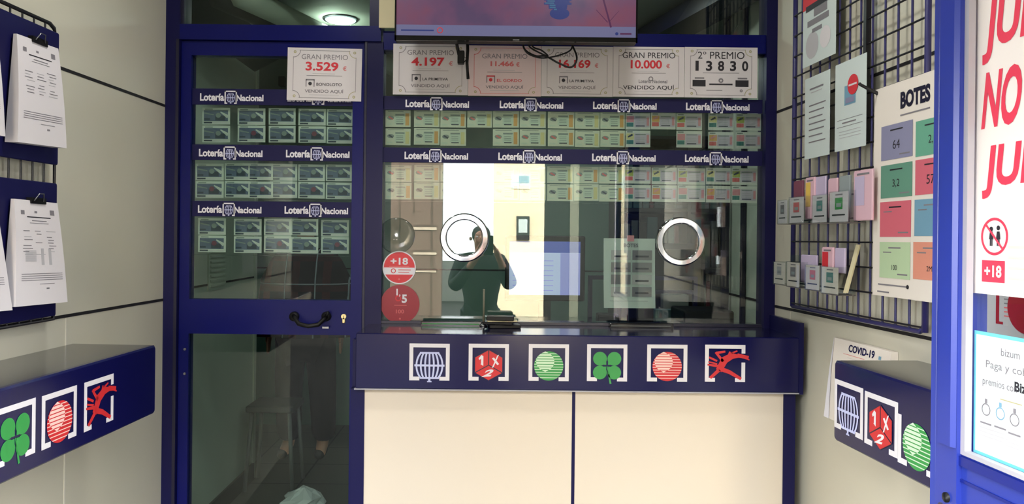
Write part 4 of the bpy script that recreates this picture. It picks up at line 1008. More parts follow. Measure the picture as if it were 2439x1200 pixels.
def shopper():
    X, Y = -1.24, 5.25
    root = empty('person', T(X, Y, 0), 'person in a flared dark plaid coat and black trousers behind the glazed door', 'person')
    P = {'pelvis': (0, 0, .88, .13), 'waist': (0, 0, 1.02, .12), 'chest': (0, 0, 1.22, .13), 'neckb': (0, 0, 1.38, .055), 'neck': (0, -.01, 1.43, .05), 'jaw': (0, -.03, 1.48, .06), 'head': (0, -.02, 1.55, (.078, .09)), 'crown': (0, 0, 1.61, .065),
         'Lsh': (-.17, 0, 1.33, .06), 'Lel': (-.25, .02, 1.08, .042), 'Lwrist': (-.24, -.05, .86, .027), 'Rsh': (.17, 0, 1.33, .06), 'Rel': (.24, .02, 1.08, .042), 'Rwrist': (.25, -.03, .86, .027),
         'Lhip': (-.09, 0, .82, .10), 'Lkn': (-.11, -.01, .48, .065), 'Lan': (-.11, .02, .09, .045), 'Lto': (-.12, -.13, .035, .035), 'Rhip': (.09, 0, .82, .10), 'Rkn': (.11, -.01, .48, .065), 'Ran': (.12, .02, .09, .045), 'Rto': (.13, -.13, .035, .035), 'nose': (0, -.118, 1.52, .012)}
    E = chain('pelvis', 'waist', 'chest', 'neckb', 'neck', 'jaw', 'head', 'crown') + chain('chest', 'Lsh', 'Lel', 'Lwrist') + chain('chest', 'Rsh', 'Rel', 'Rwrist') + \
        chain('pelvis', 'Lhip', 'Lkn', 'Lan', 'Lto') + chain('pelvis', 'Rhip', 'Rkn', 'Ran', 'Rto') + [('head', 'nose')]
    hand(P, E, 'L', P['Lwrist'][:3], (.02, -.1, -1), (0, 1, 0)); hand(P, E, 'R', P['Rwrist'][:3], (-.02, -.1, -1), (0, 1, 0))
    skin('body', P, E, 'skin', root)
    Tr = {'p': (0, 0, .84, .16), 'lh': (-.10, 0, .80, .125), 'lk': (-.11, -.01, .46, .10), 'la': (-.11, .01, .09, .085), 'rh': (.10, 0, .80, .125), 'rk': (.12, -.01, .46, .10), 'ra': (.13, .01, .09, .085)}
    skin('trousers', Tr, chain('p', 'lh', 'lk', 'la') + chain('p', 'rh', 'rk', 'ra'), 'trousers', root)
    m = MB(); prof = [(r_ * (1.18 if h_ < 1.25 else 1.0), h_) for r_, h_ in [(.075, 1.42), (.20, 1.39), (.245, 1.33), (.262, 1.2), (.285, 1.05), (.315, .92), (.335, .83), (.325, .83), (.27, 1.05), (.23, 1.3), (.07, 1.40)]]
    N = 40; vv = []
    for r, h in prof:
        for k in range(N):
            a_ = 2 * PI * k / N; q = r * (1 + (.05 * math.sin(a_ * 7) if h < 1.1 else 0)); vv.append((q * math.cos(a_), q * .62 * math.sin(a_), h))
    m.add(vv, [(i * N + k, i * N + (k + 1) % N, (i + 1) * N + (k + 1) % N, (i + 1) * N + k) for i in range(len(prof) - 1) for k in range(N)], 'plaid', True)
    m.build('coat', parent=root)
    for s_ in (-1, 1): skin('shoe', {'h': (s_ * .12, .04, .05, .048), 'm': (s_ * .12, -.05, .045, .046), 't': (s_ * .125, -.15, .035, .032)}, chain('h', 'm', 't'), 'shoe', root)
    skin('hair', {'a': (0, .05, 1.46, .07), 'b': (0, .02, 1.58, .094), 'c': (0, -.03, 1.635, .07)}, chain('a', 'b', 'c'), 'hair', root)
shopper()

# ------------------------------------------------------------------ wall shelves with emblems
def shelf(fr, uend, off, ulen, z1, z0, sgn, emb, label):
    """sgn +1: the shelf runs from uend towards larger u (nearer the camera on the rack wall), -1 towards smaller u"""
    ua, ub = (uend, uend + ulen) if sgn > 0 else (uend - ulen, uend)
    t = empty('wall_shelf', fr.M @ T((ua + ub) / 2, 0, z0), label, 'shelf'); c = (ua + ub) / 2
    MB().box(ua - c, ub - c, -off + .018, 0, z1 - z0 - .022, z1 - z0, 'shelf_top').build('shelf_board', parent=t)
    f = MB().rbox(ua - c, ub - c, -off, -off + .018, 0, z1 - z0 + .001, 'navy_fascia', .008).build('fascia', parent=t)
    e = ua if sgn > 0 else ub
    MB().box(*(sorted((e - c, e - c + sgn * .018))), -off + .018, 0, 0, z1 - z0 - .022, 'navy_fascia').build('end_panel', parent=t)
    for px, py, kd in emb:
        a = fr.at(px, py, off); emblem(kd, f, a[0] - c, a[1] - z0, -off, worn=(sgn > 0 and kd == 'green_ball'))
    return t
EMB = 1.0
offL = 0.27
uL, zt_ = Lf.at(372, 822, offL); zb_ = Lf.at(372, 982, offL)[1]
ZL = zt_ - zb_; EMB = 1.0
shelf(Lf, uL, offL, 1.1, zt_, zb_, -1, ((236, 957, 'runner'), (142, 992, 'red_ball'), (36, 1030, 'clover')), 'navy wall shelf with clover, red ball and runner emblems under the clipboards')
offR = 0.235
uR, zt_ = R.at(1987, 858, offR); zb_ = R.at(1987, 1047, offR)[1]
shelf(R, uR, offR, 0.85, zt_, zb_, 1, ((2021, 972, 'globe'), (2098, 1008, 'cube'), (2184, 1052, 'green_ball')), 'navy wall shelf with globe, 1X2 and green ball emblems beside the entrance door')
RSH = (uR, offR)

# ------------------------------------------------------------------ clipboards and grid on the door-side wall
gL = empty('wire_grid', Lf.M, 'dark wire grid behind the clipboards on the door-side wall', 'wire grid')
off = .03
ug, zg1 = Lf.at(133, 62, off); zg0 = Lf.at(125, 760, off)[1]; ug0 = ug - .85
m = MB(); m.tube([(ug0, -off, zg1), (ug - .03, -off, zg1), (ug - .009, -off, zg1 - .009), (ug, -off, zg1 - .03), (ug, -off, zg0), (ug0, -off, zg0)], .006, 'wire_black', 8); m.build('frame', parent=gL)
m = MB()
k = 1
while ug - .05 * k > ug0: m.tube([(ug - .05 * k, -off, zg0), (ug - .05 * k, -off, zg1)], .0028, 'wire_black', 6, False); k += 1
z = zg1 - .3
while z > zg0: m.tube([(ug0, -off + .004, z), (ug, -off + .004, z)], .0025, 'wire_black', 6, False); z -= .3
m.build('wires', parent=gL)
def board(y_t, y_b, px_t, px_b, label):
    off = .045; u1, z1 = Lf.at(px_t, y_t, off); z0 = Lf.at(px_b, y_b, off)[1]
    return tag(MB().rbox(u1 - .62, u1, -off, -off + .006, z0, z1, 'navy_band', .004).build('display_board', Lf.M), label, 'board', 'navy boards behind the paper pads'), u1
board(80, 393, 142, 135, 'upper navy board hooked on the wire grid')
board(437, 752, 137, 132, 'lower navy board hooked on the wire grid above the shelf')
def pad(corners, side, label, clip=True, du_=0.0, lines=0):
    """corners: pixel top-near, top-far, bottom-far, bottom-near of the front page; offsets in metres at top and bottom"""
    ot, ob = .062, .088
    p = [Lf.at(*corners[0], ot), Lf.at(*corners[1], ot), Lf.at(*corners[2], ob), Lf.at(*corners[3], ob)]
    p = [(a[0] + du_, a[1]) for a in p]
    cu = sum(a[0] for a in p) / 4; cz = sum(a[1] for a in p) / 4
    t = empty('paper_pad', Lf.M @ T(cu, 0, cz), label, 'paper pad', 'paper pads clipped to the navy boards')
    N = 8; rows_ = []; bk = .0525
    for k in range(N + 1):
        s_ = k / N; o_ = ot + (ob - ot) * s_ + .004 * math.sin(PI * s_)
        un = p[0][0] + (p[3][0] - p[0][0]) * s_; uf = p[1][0] + (p[2][0] - p[1][0]) * s_ ** 1.6
        zn = p[0][1] + (p[3][1] - p[0][1]) * s_; zf = p[1][1] + (p[2][1] - p[1][1]) * s_
        rows_.append((un - cu, uf - cu, zn - cz, zf - cz, o_))
    m = MB(); vv = []
    for un, uf, zn, zf, o_ in rows_: vv += [(un, -o_, zn), (uf, -o_, zf), (uf - .012, -bk, zf), (un, -bk, zn)]
    ff = []
    for k in range(N):
        a_ = 4 * k; b_ = a_ + 4
        ff += [(a_, b_, b_ + 1, a_ + 1), (a_ + 1, b_ + 1, b_ + 2, a_ + 2), (a_ + 2, b_ + 2, b_ + 3, a_ + 3), (a_ + 3, b_ + 3, b_, a_)]
    ff += [(0, 1, 2, 3), (4 * N + 3, 4 * N + 2, 4 * N + 1, 4 * N)]
    m.add(vv, ff, 'paper')
    def pq(x0, x1, s0, s1, mt):
        r0 = rows_[int(s0 * N)]; r1 = rows_[min(N, int(s0 * N) + 1)]
        def pt(x, s_):
            f = s_ * N; i = min(N - 1, int(f)); g_ = f - i; A_, B_ = rows_[i], rows_[i + 1]
            q = [A_[j] + (B_[j] - A_[j]) * g_ for j in range(5)]
            return (q[0] + (q[1] - q[0]) * x, -q[4] - .0006, q[2] + (q[3] - q[2]) * x)
        m.add([pt(x0, s1), pt(x1, s1), pt(x1, s0), pt(x0, s0)], [(0, 1, 2, 3)], mt)
    rn = random.Random(lines)
    pq(.12, .2, .10, .14, 'print_grey'); pq(.78, .88, .08, .13, 'print_grey'); pq(.42, .48, .10, .12, 'print_grey')
    pq(.25, .78, .155, .165, 'print_black'); pq(.35, .68, .19, .198, 'print_grey'); pq(.3, .72, .215, .22, 'print_grey')
    for k in range(9):
        s_ = .29 + k * .028
        for x0 in (.15, .42, .66):
            if rn.random() < .75: pq(x0 + rn.uniform(-.03, .03), x0 + rn.uniform(.1, .2), s_, s_ + .007, 'print_lightgrey' if rn.random() < .5 else 'print_grey')
    if lines % 2:
        for k in range(12): pq(.18, .4, .52 - .009 * k + .06, .525 - .009 * k + .06, 'print_lightgrey')
        pq(.5, .56, .46, .62, 'print_lightgrey'); pq(.66, .72, .46, .62, 'print_lightgrey')
    for k in range(4): pq(.1, .93, .70 + .02 * k, .706 + .02 * k, 'print_grey')
    pq(.45, .75, .80, .805, 'print_grey'); pq(.58, .64, .84, .855, 'print_grey')
    m.build('sheets', parent=t)
    if clip:
        m = MB(); zc = p[0][1] - cz; c_ = (p[0][0] + p[1][0]) / 2 - cu; zc = (p[0][1] + p[1][1]) / 2 - cz
        m.box(c_ - .03, c_ + .035, -ot - .005, -.0515, zc - .008, zc + .009, 'black'); m.tube([(c_ - .02, -ot - .006, zc), (c_ - .01, -ot - .014, zc + .02), (c_ + .01, -ot - .014, zc + .02), (c_ + .02, -ot - .006, zc)], .0018, 'steel')
        m.build('binder_clip', parent=t)
    return t
c1 = ((40, 80), (139, 116), (159, 353), (42, 338)); c2 = ((34, 473), (137, 484), (161, 719), (36, 731))
pad(c1, 0, 'upper white paper pad clipped to the navy board nearest the door', lines=2)
pad(c2, 0, 'lower white paper pad with curling corner, clipped above the shelf', lines=3)
pad(c1, 0, 'sliver of white paper pad at the frame edge beside the upper pad', du_=-.262, lines=4)
pad(((34, 473), (137, 484), (170, 719), (36, 731)), 0, 'sliver of white paper pad at the frame edge beside the lower pad', du_=-.258, lines=5)

# ------------------------------------------------------------------ rack wall: wire grid, posters, leaflet holders
gR = empty('wire_grid', R.M, 'large navy wire grid rack carrying posters and leaflet holders', 'wire grid')
off = .03
g0 = R.at(1888, 700, off)[0]; g1 = R.at(2204, 700, off)[0]; zb = 1.262; ztop = 2.75
m = MB()
for u_ in (g0, g1): m.tube([(u_, -off, zb), (u_, -off, ztop)], .0085, 'wire_navy', 10)
m.tube([(g0, -off, zb), (g1 - .02, -off, zb), (g1, -off, zb + .02)], .007, 'wire_navy', 8); m.tube([(g0, -off, ztop), (g1, -off, ztop)], .007, 'wire_navy', 8)
m.build('frame', parent=gR)
m = MB()
for px in (1906, 1927, 1949, 1972, 1995, 2020, 2046, 2074, 2104, 2135, 2168):
    u_ = R.at(px, 560, off)[0]; m.tube([(u_, -off, zb), (u_, -off, ztop)], .0034, 'wire_navy', 6, False)
zh = R.at(1890, 575, off)[1]
for k in range(-4, 18):
    z_ = zh + .0745 * k
    if zb < z_ < ztop: m.tube([(g0, -off - .005, z_), (g1, -off - .005, z_)], .003, 'wire_black', 6, False)
m.build('wires', parent=gR)
m = MB()
u_ = R.at(2068, 300, off)[0]; m.box(u_ - .012, u_ + .004, -off - .012, -off + .004, 1.8, ztop, 'wire_black')
m.build('centre_bar', parent=gR)
def sheet(x0, y0, x1, y1, off, mt, fn, name, label, cat, group=None, th=.0012, x1b=None):
    a = R.at(x0, y0, off); c = R.at(x0, y1, off); u1 = R.at(x1, y0, off)[0]; W = u1 - a[0]; H = a[1] - c[1]
    m = MB(); m.box(-W / 2, W / 2, 0, th, -H / 2, H / 2, mt)
    if fn: fn(m, W, H, lambda t: -W / 2 + t * W, lambda t: H / 2 - t * H, -.0006)
    o = m.build(name, origin=(0, 0, 0)); o.matrix_world = R.M @ T(a[0] + W / 2, -off, (a[1] + c[1]) / 2)
    return tag(o, label, cat, group)
def fA(m, W, H, X, Z, Y):
    m.q(X(0), X(1), Z(.40), Z(0), Y, 'print_red'); m.q(X(.1), X(.9), Z(.43), Z(.37), Y * 2, 'print_black')
    for k, (a, b_) in enumerate(((.35, .75), (.15, .8), (.3, .6))): m.q(X(a), X(b_), Z(.51 + .08 * k) - .002, Z(.44 + .1 * k) + .002, Y, 'print_grey')
    m.fdisc(X(.3), Z(.8), W * .2, Y, 'print_lightgrey', 16); m.fdisc(X(.7), Z(.78), W * .16, Y, 'paper', 16)
sheet(1914, -60, 1992, 163, .05, 'paper_cyan', fA, 'framed_notice', 'notice with red header at the top of the wire rack', 'poster')
def fB(m, W, H, X, Z, Y):
    m.q(X(.2), X(.75), Z(.16), Z(.14), Y, 'print_grey'); m.q(X(.25), X(.7), Z(.2), Z(.19), Y, 'print_lightgrey')
    for k in range(7): m.q(X(.18), X(.85 - .06 * (k % 3)), Z(.36 + .075 * k), Z(.345 + .075 * k), Y, 'print_grey')
sheet(1918, 190, 1977, 380, .05, 'paper_cyan', fB, 'printed_notice', 'plain text notice on the wire rack beneath the red-headed one', 'notice')
def fC(m, W, H, X, Z, Y):
    m.q(X(.32), X(.68), Z(.50), Z(.28), Y, 'box_blue'); m.q(X(.36), X(.64), Z(.48), Z(.42), Y * 2, 'box_violet')
    m.fdisc(X(.6), Z(.29), W * .17, Y * 3, 'print_red', 24); m.q(X(.47), X(.73), Z(.30), Z(.28), Y * 4, 'paper')
    m.q(X(.08), X(.9), Z(.655), Z(.65), Y, 'print_grey'); m.q(X(.08), X(.9), Z(.735), Z(.73), Y, 'print_grey'); m.q(X(.25), X(.7), Z(.70), Z(.685), Y, 'print_grey')
    for k in range(3): m.q(X(.15), X(.85), Z(.79 + .035 * k), Z(.785 + .035 * k), Y, 'print_lightgrey')
sheet(1990, 157, 2064, 362, .05, 'paper_cyan', fC, 'printed_notice', 'white notice with red no-entry circle over a blue phone', 'notice')
cells = [('box_violet', 2100, 303, 2174, 384), ('box_green', 2182, 290, 2256, 374), ('box_teal', 2099, 396, 2173, 473), ('box_red', 2181, 382, 2256, 465), ('box_red', 2097, 482, 2170, 564), ('box_blue', 2179, 476, 2256, 562), ('box_pale', 2096, 576, 2168, 660), ('box_orange', 2176, 576, 2256, 664)]
def botes():
    off = .055; a = R.at(2083, 215, off); c = R.at(2083, 702, off); u1 = R.at(2266, 215, off)[0]
    m = MB(); m.box(a[0], u1, -off, -off + .003, c[1], a[1], 'paper_warm'); Y = -off - .0008
    for k, (mt, x0, y0, x1, y1) in enumerate(cells):
        p, q, p2 = R.at(x0, y0, off), R.at(x1, y1, off), R.at(x0, y1, off); z1, z0 = p[1], p2[1]; W, H = q[0] - p[0], z1 - z0
        m.q(p[0], q[0], z0, z1, Y, mt); m.q(p[0] + W * .3, p[0] + W * .7, z1 - H * .18, z1 - H * .14, Y - .0004, 'print_black' if k < 5 else 'print_grey')
        t = ['64', '2,', '3,2', '57', '', '', '100', '2M'][k]
        if t: m.text(t, p[0] + W * .5, z0 + H * (.42 if k < 6 else .3), H * (.26 if k < 6 else .14), Y - .0004, 'print_black', None, .0)
        m.q(p[0] + W * .6, p[0] + W * .92, z0 + H * .10, z0 + H * .14, Y - .0004, 'print_grey')
        if k in (4, 5, 6, 7): m.q(p[0] + W * .12, p[0] + W * .4, z1 - H * .30, z1 - H * .27, Y - .0004, 'print_grey')
    p, q, r_ = R.at(2145, 262, off), R.at(2216, 262, off), R.at(2145, 218, off)
    m.text('BOTES', (p[0] + q[0]) / 2, (p[1] + r_[1]) / 2 , abs(r_[1] - p[1]) * .92, Y, 'navy_dark', q[0] - p[0], .05)
    z_ = R.at(2145, 275, off)[1]; m.q(p[0], q[0], z_ - .002, z_ + .002, Y, 'print_grey')
    p, q = R.at(2092, 676, off), R.at(2162, 684, off); m.q(p[0], q[0], p[1] - .002, p[1] + .002, Y, 'print_grey'); m.fdisc(q[0], p[1], .006, Y, 'print_black', 10)
    p, q = R.at(2090, 693, off), R.at(2118, 694, off); m.q(p[0], q[0], p[1] - .002, p[1] + .002, Y, 'print_grey')
    tag(m.build('jackpot_poster', R.M), 'tall cream BOTES poster with eight coloured boxes on the wire rack', 'poster')
botes()
# hook
a = R.at(2097, 226, .045); c = R.at(2050, 202, .105)
tag(MB().tube([(a[0], -.040, a[1] - .012), (a[0], -.045, a[1]), (c[0], -.105, c[1]), (c[0], -.11, c[1] + .004)], [.007, .006, .0045, .0045], 'wire_black').build('rack_hook', R.M), 'black display hook sticking out above the BOTES poster', 'hook')

def holder(x0, y0, x1, y1, cardmat, accent, label, off=.10, wide=None, white=True):
    a = R.at(x0, y0, off); c = R.at(x0, y1, off); u1 = R.at(x1, y0, off)[0]; W = u1 - a[0]; H = a[1] - c[1]; cu = a[0] + W / 2; cz = c[1]
    t = empty('leaflet_holder', R.M @ T(cu, -off, cz), label, 'leaflet holder', 'clear leaflet holders on the wire rack')
    m = MB(); m.box(-W / 2 - .003, W / 2 + .003, -.002, .0, -.002, H, 'acrylic'); m.box(-W / 2 - .003, -W / 2 - .001, 0, off - .044, -.002, H, 'acrylic'); m.box(W / 2 + .001, W / 2 + .003, 0, off - .044, -.002, H, 'acrylic')
    m.box(-W / 2 - .003, W / 2 + .003, 0, off - .044, -.004, -.002, 'holder_grey'); m.box(-W / 2 - .003, W / 2 + .003, off - .046, off - .044, -.002, H * 1.3, 'acrylic'); m.build('pocket', parent=t)
    m = MB(); m.box(-W / 2, W / 2, .001, .003, 0, H * .97, cardmat); m.q(-W * .18, W * .22, H * .86, H * .90, .0004, 'print_grey')
    m.q(-W * .2, W * .22, H * .40, H * .78, .0004, accent); m.q(-W * .12, W * .15, H * .48, H * .6, .0001, 'leaf_grey'); m.q(-W * .36, W * .36, H * .20, H * .25, .0004, 'print_black'); m.build('front_card', parent=t)
    return t
def leaflet(x0, y0, x1, y1, off, mt, label, accent=None, th=.006, tilt=0.0):
    a = R.at(x0, y0, off); c = R.at(x0, y1, off); u1 = R.at(x1, y0, off)[0]; W = u1 - a[0]; H = a[1] - c[1]
    m = MB(); m.rbox(-W / 2, W / 2, 0, th, 0, H, mt, .004)
    if accent: m.q(-W * .42, W * .1, H * .3, H * .88, -.0005, accent); m.q(-W * .3, W * .35, H * .9, H * .94, -.0005, 'print_grey')
    o = m.build('leaflet', origin=(0, 0, 0)); o.matrix_world = R.M @ T(a[0] + W / 2, -off, c[1]) @ Matrix.Rotation(tilt, 4, 'X')
    return tag(o, label, 'leaflet', 'leaflets in the rack holders')
holder(1853, 477, 1873, 532, 'paper', 'print_grey', 'clear holder projecting past the rack post, upper holder row', .11)
holder(1880, 470, 1913, 531, 'paper', 'print_softred', 'clear holder with reddish card, upper holder row')
holder(1935, 465, 1968, 530, 'paper', 't_teal', 'clear holder with small teal card, upper holder row')
holder(1976, 457, 2019, 529, 'paper', 'emb_green', 'widest clear holder with green card, upper holder row')
leaflet(1890, 432, 1912, 520, .07, 'leaf_maroon', 'maroon leaflet behind the reddish card, upper holder row')
leaflet(1918, 424, 1940, 522, .075, 'leaf_pink', 'pink and yellow leaflet in the upper holder row', 'leaf_yellow')
leaflet(1941, 422, 1966, 522, .07, 'leaf_lilac', 'lilac leaflet beside the yellow one in the upper holder row')
leaflet(1972, 426, 1994, 520, .07, 'leaf_pink', 'pale pink leaflet above the green card holder')
leaflet(1999, 420, 2024, 520, .07, 'leaf_grey', 'grey leaflet next to the big pink one in the upper holder row')
leaflet(2033, 408, 2078, 526, .075, 'leaf_pink', 'large pink leaflet with pale circle at the end of the upper holder row', 'leaf_lilac')
holder(1843, 622, 1868, 674, 'paper_warm', 'print_lightgrey', 'clear holder with pale card beyond the rack post, lower row', .11)
holder(1874, 622, 1903, 680, 'paper_warm', 'print_grey', 'clear holder with grey card, lower holder row', .105)
holder(1919, 629, 1951, 687, 'paper_warm', 'print_softred', 'clear holder with salmon card, lower holder row')
holder(1957, 633, 1995, 696, 'paper_warm', 't_teal', 'clear holder with dark green card and red strip, lower holder row')
leaflet(1907, 606, 1945, 672, .075, 'leaf_lilac', 'wide lilac leaflets standing in the lower holder row')
leaflet(1957, 588, 1984, 682, .08, 'leaf_pink', 'red-striped leaflet in the lower holder row', 'print_red')
leaflet(1988, 590, 2012, 650, .075, 'leaf_lilac', 'white-lilac leaflet beside the red-striped one in the lower holder row')
# leaning cream strip
a = R.at(2008, 697, .09); c = R.at(2035, 582, .05)
m = MB(); d_ = .012
m.add([(a[0], -.09, a[1]), (a[0] + .02, -.09, a[1]), (c[0] + .02, -.045, c[1]), (c[0], -.045, c[1]), (a[0], -.085, a[1]), (a[0] + .02, -.085, a[1]), (c[0] + .02, -.04, c[1]), (c[0], -.04, c[1])],
      [(0, 1, 2, 3), (7, 6, 5, 4), (0, 4, 5, 1), (1, 5, 6, 2), (2, 6, 7, 3), (3, 7, 4, 0)], 'cream')
tag(m.build('cream_strip', R.M), 'narrow cream strip leaning at the end of the lower holder row', 'strip')

# COVID pad on the rack wall behind the shelf
offp = .05
a = R.at(1966, 803, offp); c = R.at(1966, 992, offp); u1 = R.at(2100, 803, offp)[0]
pd = empty('notice_pad', R.M @ T(a[0], 0, c[1]), 'thick white notice pad hanging behind the far end of the shelf', 'notice pad'); W, H = u1 - a[0], a[1] - c[1]
m = MB(); vv = []
m.add([(0, -.02, H), (W, -.02, H), (W, -.001, H), (0, -.001, H), (0, -offp, 0), (W, -offp, 0), (W, -.001, 0), (0, -.001, 0), (0, -.035, H * .6), (W, -.035, H * .6), (W, -.001, H * .6), (0, -.001, H * .6)],
      [(0, 3, 2, 1)[::-1], (0, 8, 9, 1), (8, 4, 5, 9), (3, 11, 8, 0), (11, 7, 4, 8), (1, 9, 10, 2), (9, 5, 6, 10), (4, 7, 6, 5)], 'paper_warm')
m.build('sheets', parent=pd)
m = MB(); m.add([(.0, -.021, H), (.004, -.022, H), (.03, -offp - .002, 0), (-.002, -offp - .002, 0), (.0, -.036, H * .6), (.016, -.038, H * .6)], [(0, 4, 5, 1), (4, 3, 2, 5)], 'white_vinyl'); m.build('curled_sheet', parent=pd)
m = MB(); Yc = -.0275
def slope(z): return -.02 - (H - z) / (H * .4) * .015 - .001
def sq(x0, x1, z0, z1, mt): m.add([(x0, slope(z0), z0), (x1, slope(z0), z0), (x1, slope(z1), z1), (x0, slope(z1), z1)], [(0, 1, 2, 3)], mt)
v, f = text_geo('COVID-19', .03); x0_ = min(p[0] for p in v); x1_ = max(p[0] for p in v)
kx = W * .45 / (x1_ - x0_); m.add([(W * .30 + (p[0] - x0_) * kx, slope(H * .88 + p[1] * .03), H * .88 + p[1] * .03) for p in v], f, 'navy')
sq(W * .22, W * .6, H * .835, H * .84, 'print_softred'); sq(W * .82, W * .86, H * .88, H * .92, 'box_blue'); sq(W * .3, W * .8, H * .8, H * .803, 'print_lightgrey')
m.build('printed_heading', parent=pd)

# ------------------------------------------------------------------ open entrance door in the foreground (door_2)
dr = empty('door_2', D.M, 'open bright blue glazed entrance door in the foreground', 'door', kind='structure')
ua, ub, uc = D.at(2221, 600)[0], D.at(2246, 600)[0], D.at(2296, 600)[0]; ud = D.at(2306, 600)[0]
zr = D.at(2296, 1083)[1]; LEN = .92
m = MB(); m.box(ub, uc, -.010, .045, .01, 2.5, 'blue_door')
def zprism(pts, z0, z1, mt):        # outline in (u, depth), extruded upwards
    n = len(pts); v = [(p[0], p[1], z0) for p in pts] + [(p[0], p[1], z1) for p in pts]
    m.add(v, [tuple(range(n)), tuple(reversed(range(n, 2 * n)))] + [(i, (i + 1) % n, n + (i + 1) % n, n + i)[::-1] for i in range(n)], mt)
zprism([(ua, .000), (ua, .045), (ub, .045), (ub, .012), (ub - .012, .014), (ua + .008, .004)], .01, 2.5, 'blue_door')
um = ub + (uc - ub) * .16; zprism([(um, -.010), (uc - .002, -.010), (uc - .010, -.016), (um + .004, -.016)], zr + .01, 2.5, 'blue_door')
m.build('stile', parent=dr)
m = MB(); m.box(uc, LEN, 0, .045, zr - .16, zr, 'blue_door'); m.box(uc - .01, LEN, -.006, 0, zr - .02, zr - .003, 'blue_door_edge'); m.box(ub, LEN, -.003, 0, zr - .05, zr - .045, 'blue_door_edge'); m.build('middle_rail', parent=dr)
MB().box(LEN - .08, LEN, 0, .045, .01, zr - .16, 'blue_door').build('stile', parent=dr)
MB().box(LEN - .08, LEN, 0.0, .045, zr, 2.5, 'blue_door').build('stile', parent=dr)
MB().box(uc, LEN - .08, 0, .045, 2.42, 2.5, 'blue_door').build('top_rail', parent=dr)
MB().box(uc, LEN - .08, 0, .045, .01, .15, 'blue_door').build('bottom_rail', parent=dr)
m = MB(); m.box(uc, ud, -.003, .01, zr, 2.42, 'gasket'); m.box(ud, LEN - .08, -.003, .01, zr, zr + .008, 'gasket'); g_ = m.build('gasket', parent=dr); g_['label'] = 'pale grey glazing gasket'
MB().box(ud, LEN - .08, .018, .024, zr, 2.42, 'pane_clear').build('pane', parent=dr)
MB().box(uc, LEN - .08, .018, .024, .15, zr - .16, 'pane_clear').build('lower_pane', parent=dr)
a = D.at(2268, 1184); m = MB(); m.lathe([(.013, 0), (.013, -.004), (.009, -.007), (.009, -.014), (.0, -.016)], 'black', 24, (a[0], 0, a[1]), 'y'); k_ = m.build('door_knob', parent=dr); k_['label'] = 'black round knob'
m = MB(); a = D.at(2254, 1206); m.disc(a[0], a[1] - .004, .012, -.01, 0, 'steel', 20); m.build('lock', parent=dr)
def dposter():
    offd = -.016   # inside face of the pane
    q0, z0 = D.at(2318, 697, offd); W = .40; z1 = 2.12
    m = MB(); m.box(q0, q0 + W, -offd, -offd + .0015, z0, z1, 'poster_white'); Y = -offd - .0008
    def word(t, x0, xr, y0, y1, n_):   # x0 and xr: pixel span of the first n_ letters
        a = D.at(x0, (y0 + y1) / 2, offd); b_ = D.at(xr, (y0 + y1) / 2, offd); h = D.at(x0 + 20, y0, offd)[1] - D.at(x0 + 20, y1, offd)[1]
        v, f = text_geo(t[:n_], .03); w0 = max(p[0] for p in v) - min(p[0] for p in v); v2, f2 = text_geo(t, .03); w1 = max(p[0] for p in v2) - min(p[0] for p in v2)
        zc = D.at(x0 + 20, (y0 + y1) / 2, offd)[1]
        m.text(t, a[0], zc, h, Y, 'brush_red', (b_[0] - a[0]) * w1 / w0, .03, 'L', A=(1, .12, 0, 1))
    word('JUEGO', 2346, 2428, -10, 148, 2); word('NO', 2344, 2434, 168, 305, 2); word('JUEGO', 2344, 2428, 345, 472, 2)
    a = D.at(2369, 563, offd); r = .03; rz = (D.at(2369, 518, offd)[1] - D.at(2369, 608, offd)[1]) / 2; r = rz
    m.fring(a[0], a[1], r * .86, r, Y, 'brush_red', 40); m.stroke((a[0] - r * .6, a[1] + r * .62), (a[0] + r * .6, a[1] - r * .62), r * .12, r * .12, Y - .0006, 'brush_red')
    for s_, hh_ in ((-.22, .5), (.3, .56)):
        x = a[0] + s_ * r; m.fdisc(x, a[1] + r * hh_ * .8, r * .13, Y - .0002, 'print_black', 12); m.flat([(x - r * .16, a[1] - .15 * r), (x - r * .10, a[1] + r * .26), (x + r * .10, a[1] + r * .26), (x + r * .16, a[1] - .15 * r)], Y - .0002, 'print_black')
        m.q(x - r * .1, x - r * .02, a[1] - r * .5, a[1] - r * .15, Y - .0002, 'print_black'); m.q(x + r * .02, x + r * .1, a[1] - r * .5, a[1] - r * .15, Y - .0002, 'print_black')
    p, q, s_ = D.at(2340, 619, offd), D.at(2394, 646, offd), D.at(2340, 670, offd)
    m.q(p[0], q[0], s_[1], p[1], Y, 'brush_red'); m.text('+18', (p[0] + q[0]) / 2, (p[1] + s_[1]) / 2, (p[1] - s_[1]) * .55, Y - .0005, 'poster_white', (q[0] - p[0]) * .75, .03)
    for y in (588, 613, 638, 662):
        p, q = D.at(2402, y, offd), D.at(2470, y, offd); m.q(p[0], q[0], p[1] - .002, p[1] + .002, Y, 'emb_pink')
    tag(m.build('gambling_poster', D.M), 'large white poster with brush red JUEGO NO JUEGO lettering on entrance door', 'poster')
dposter()
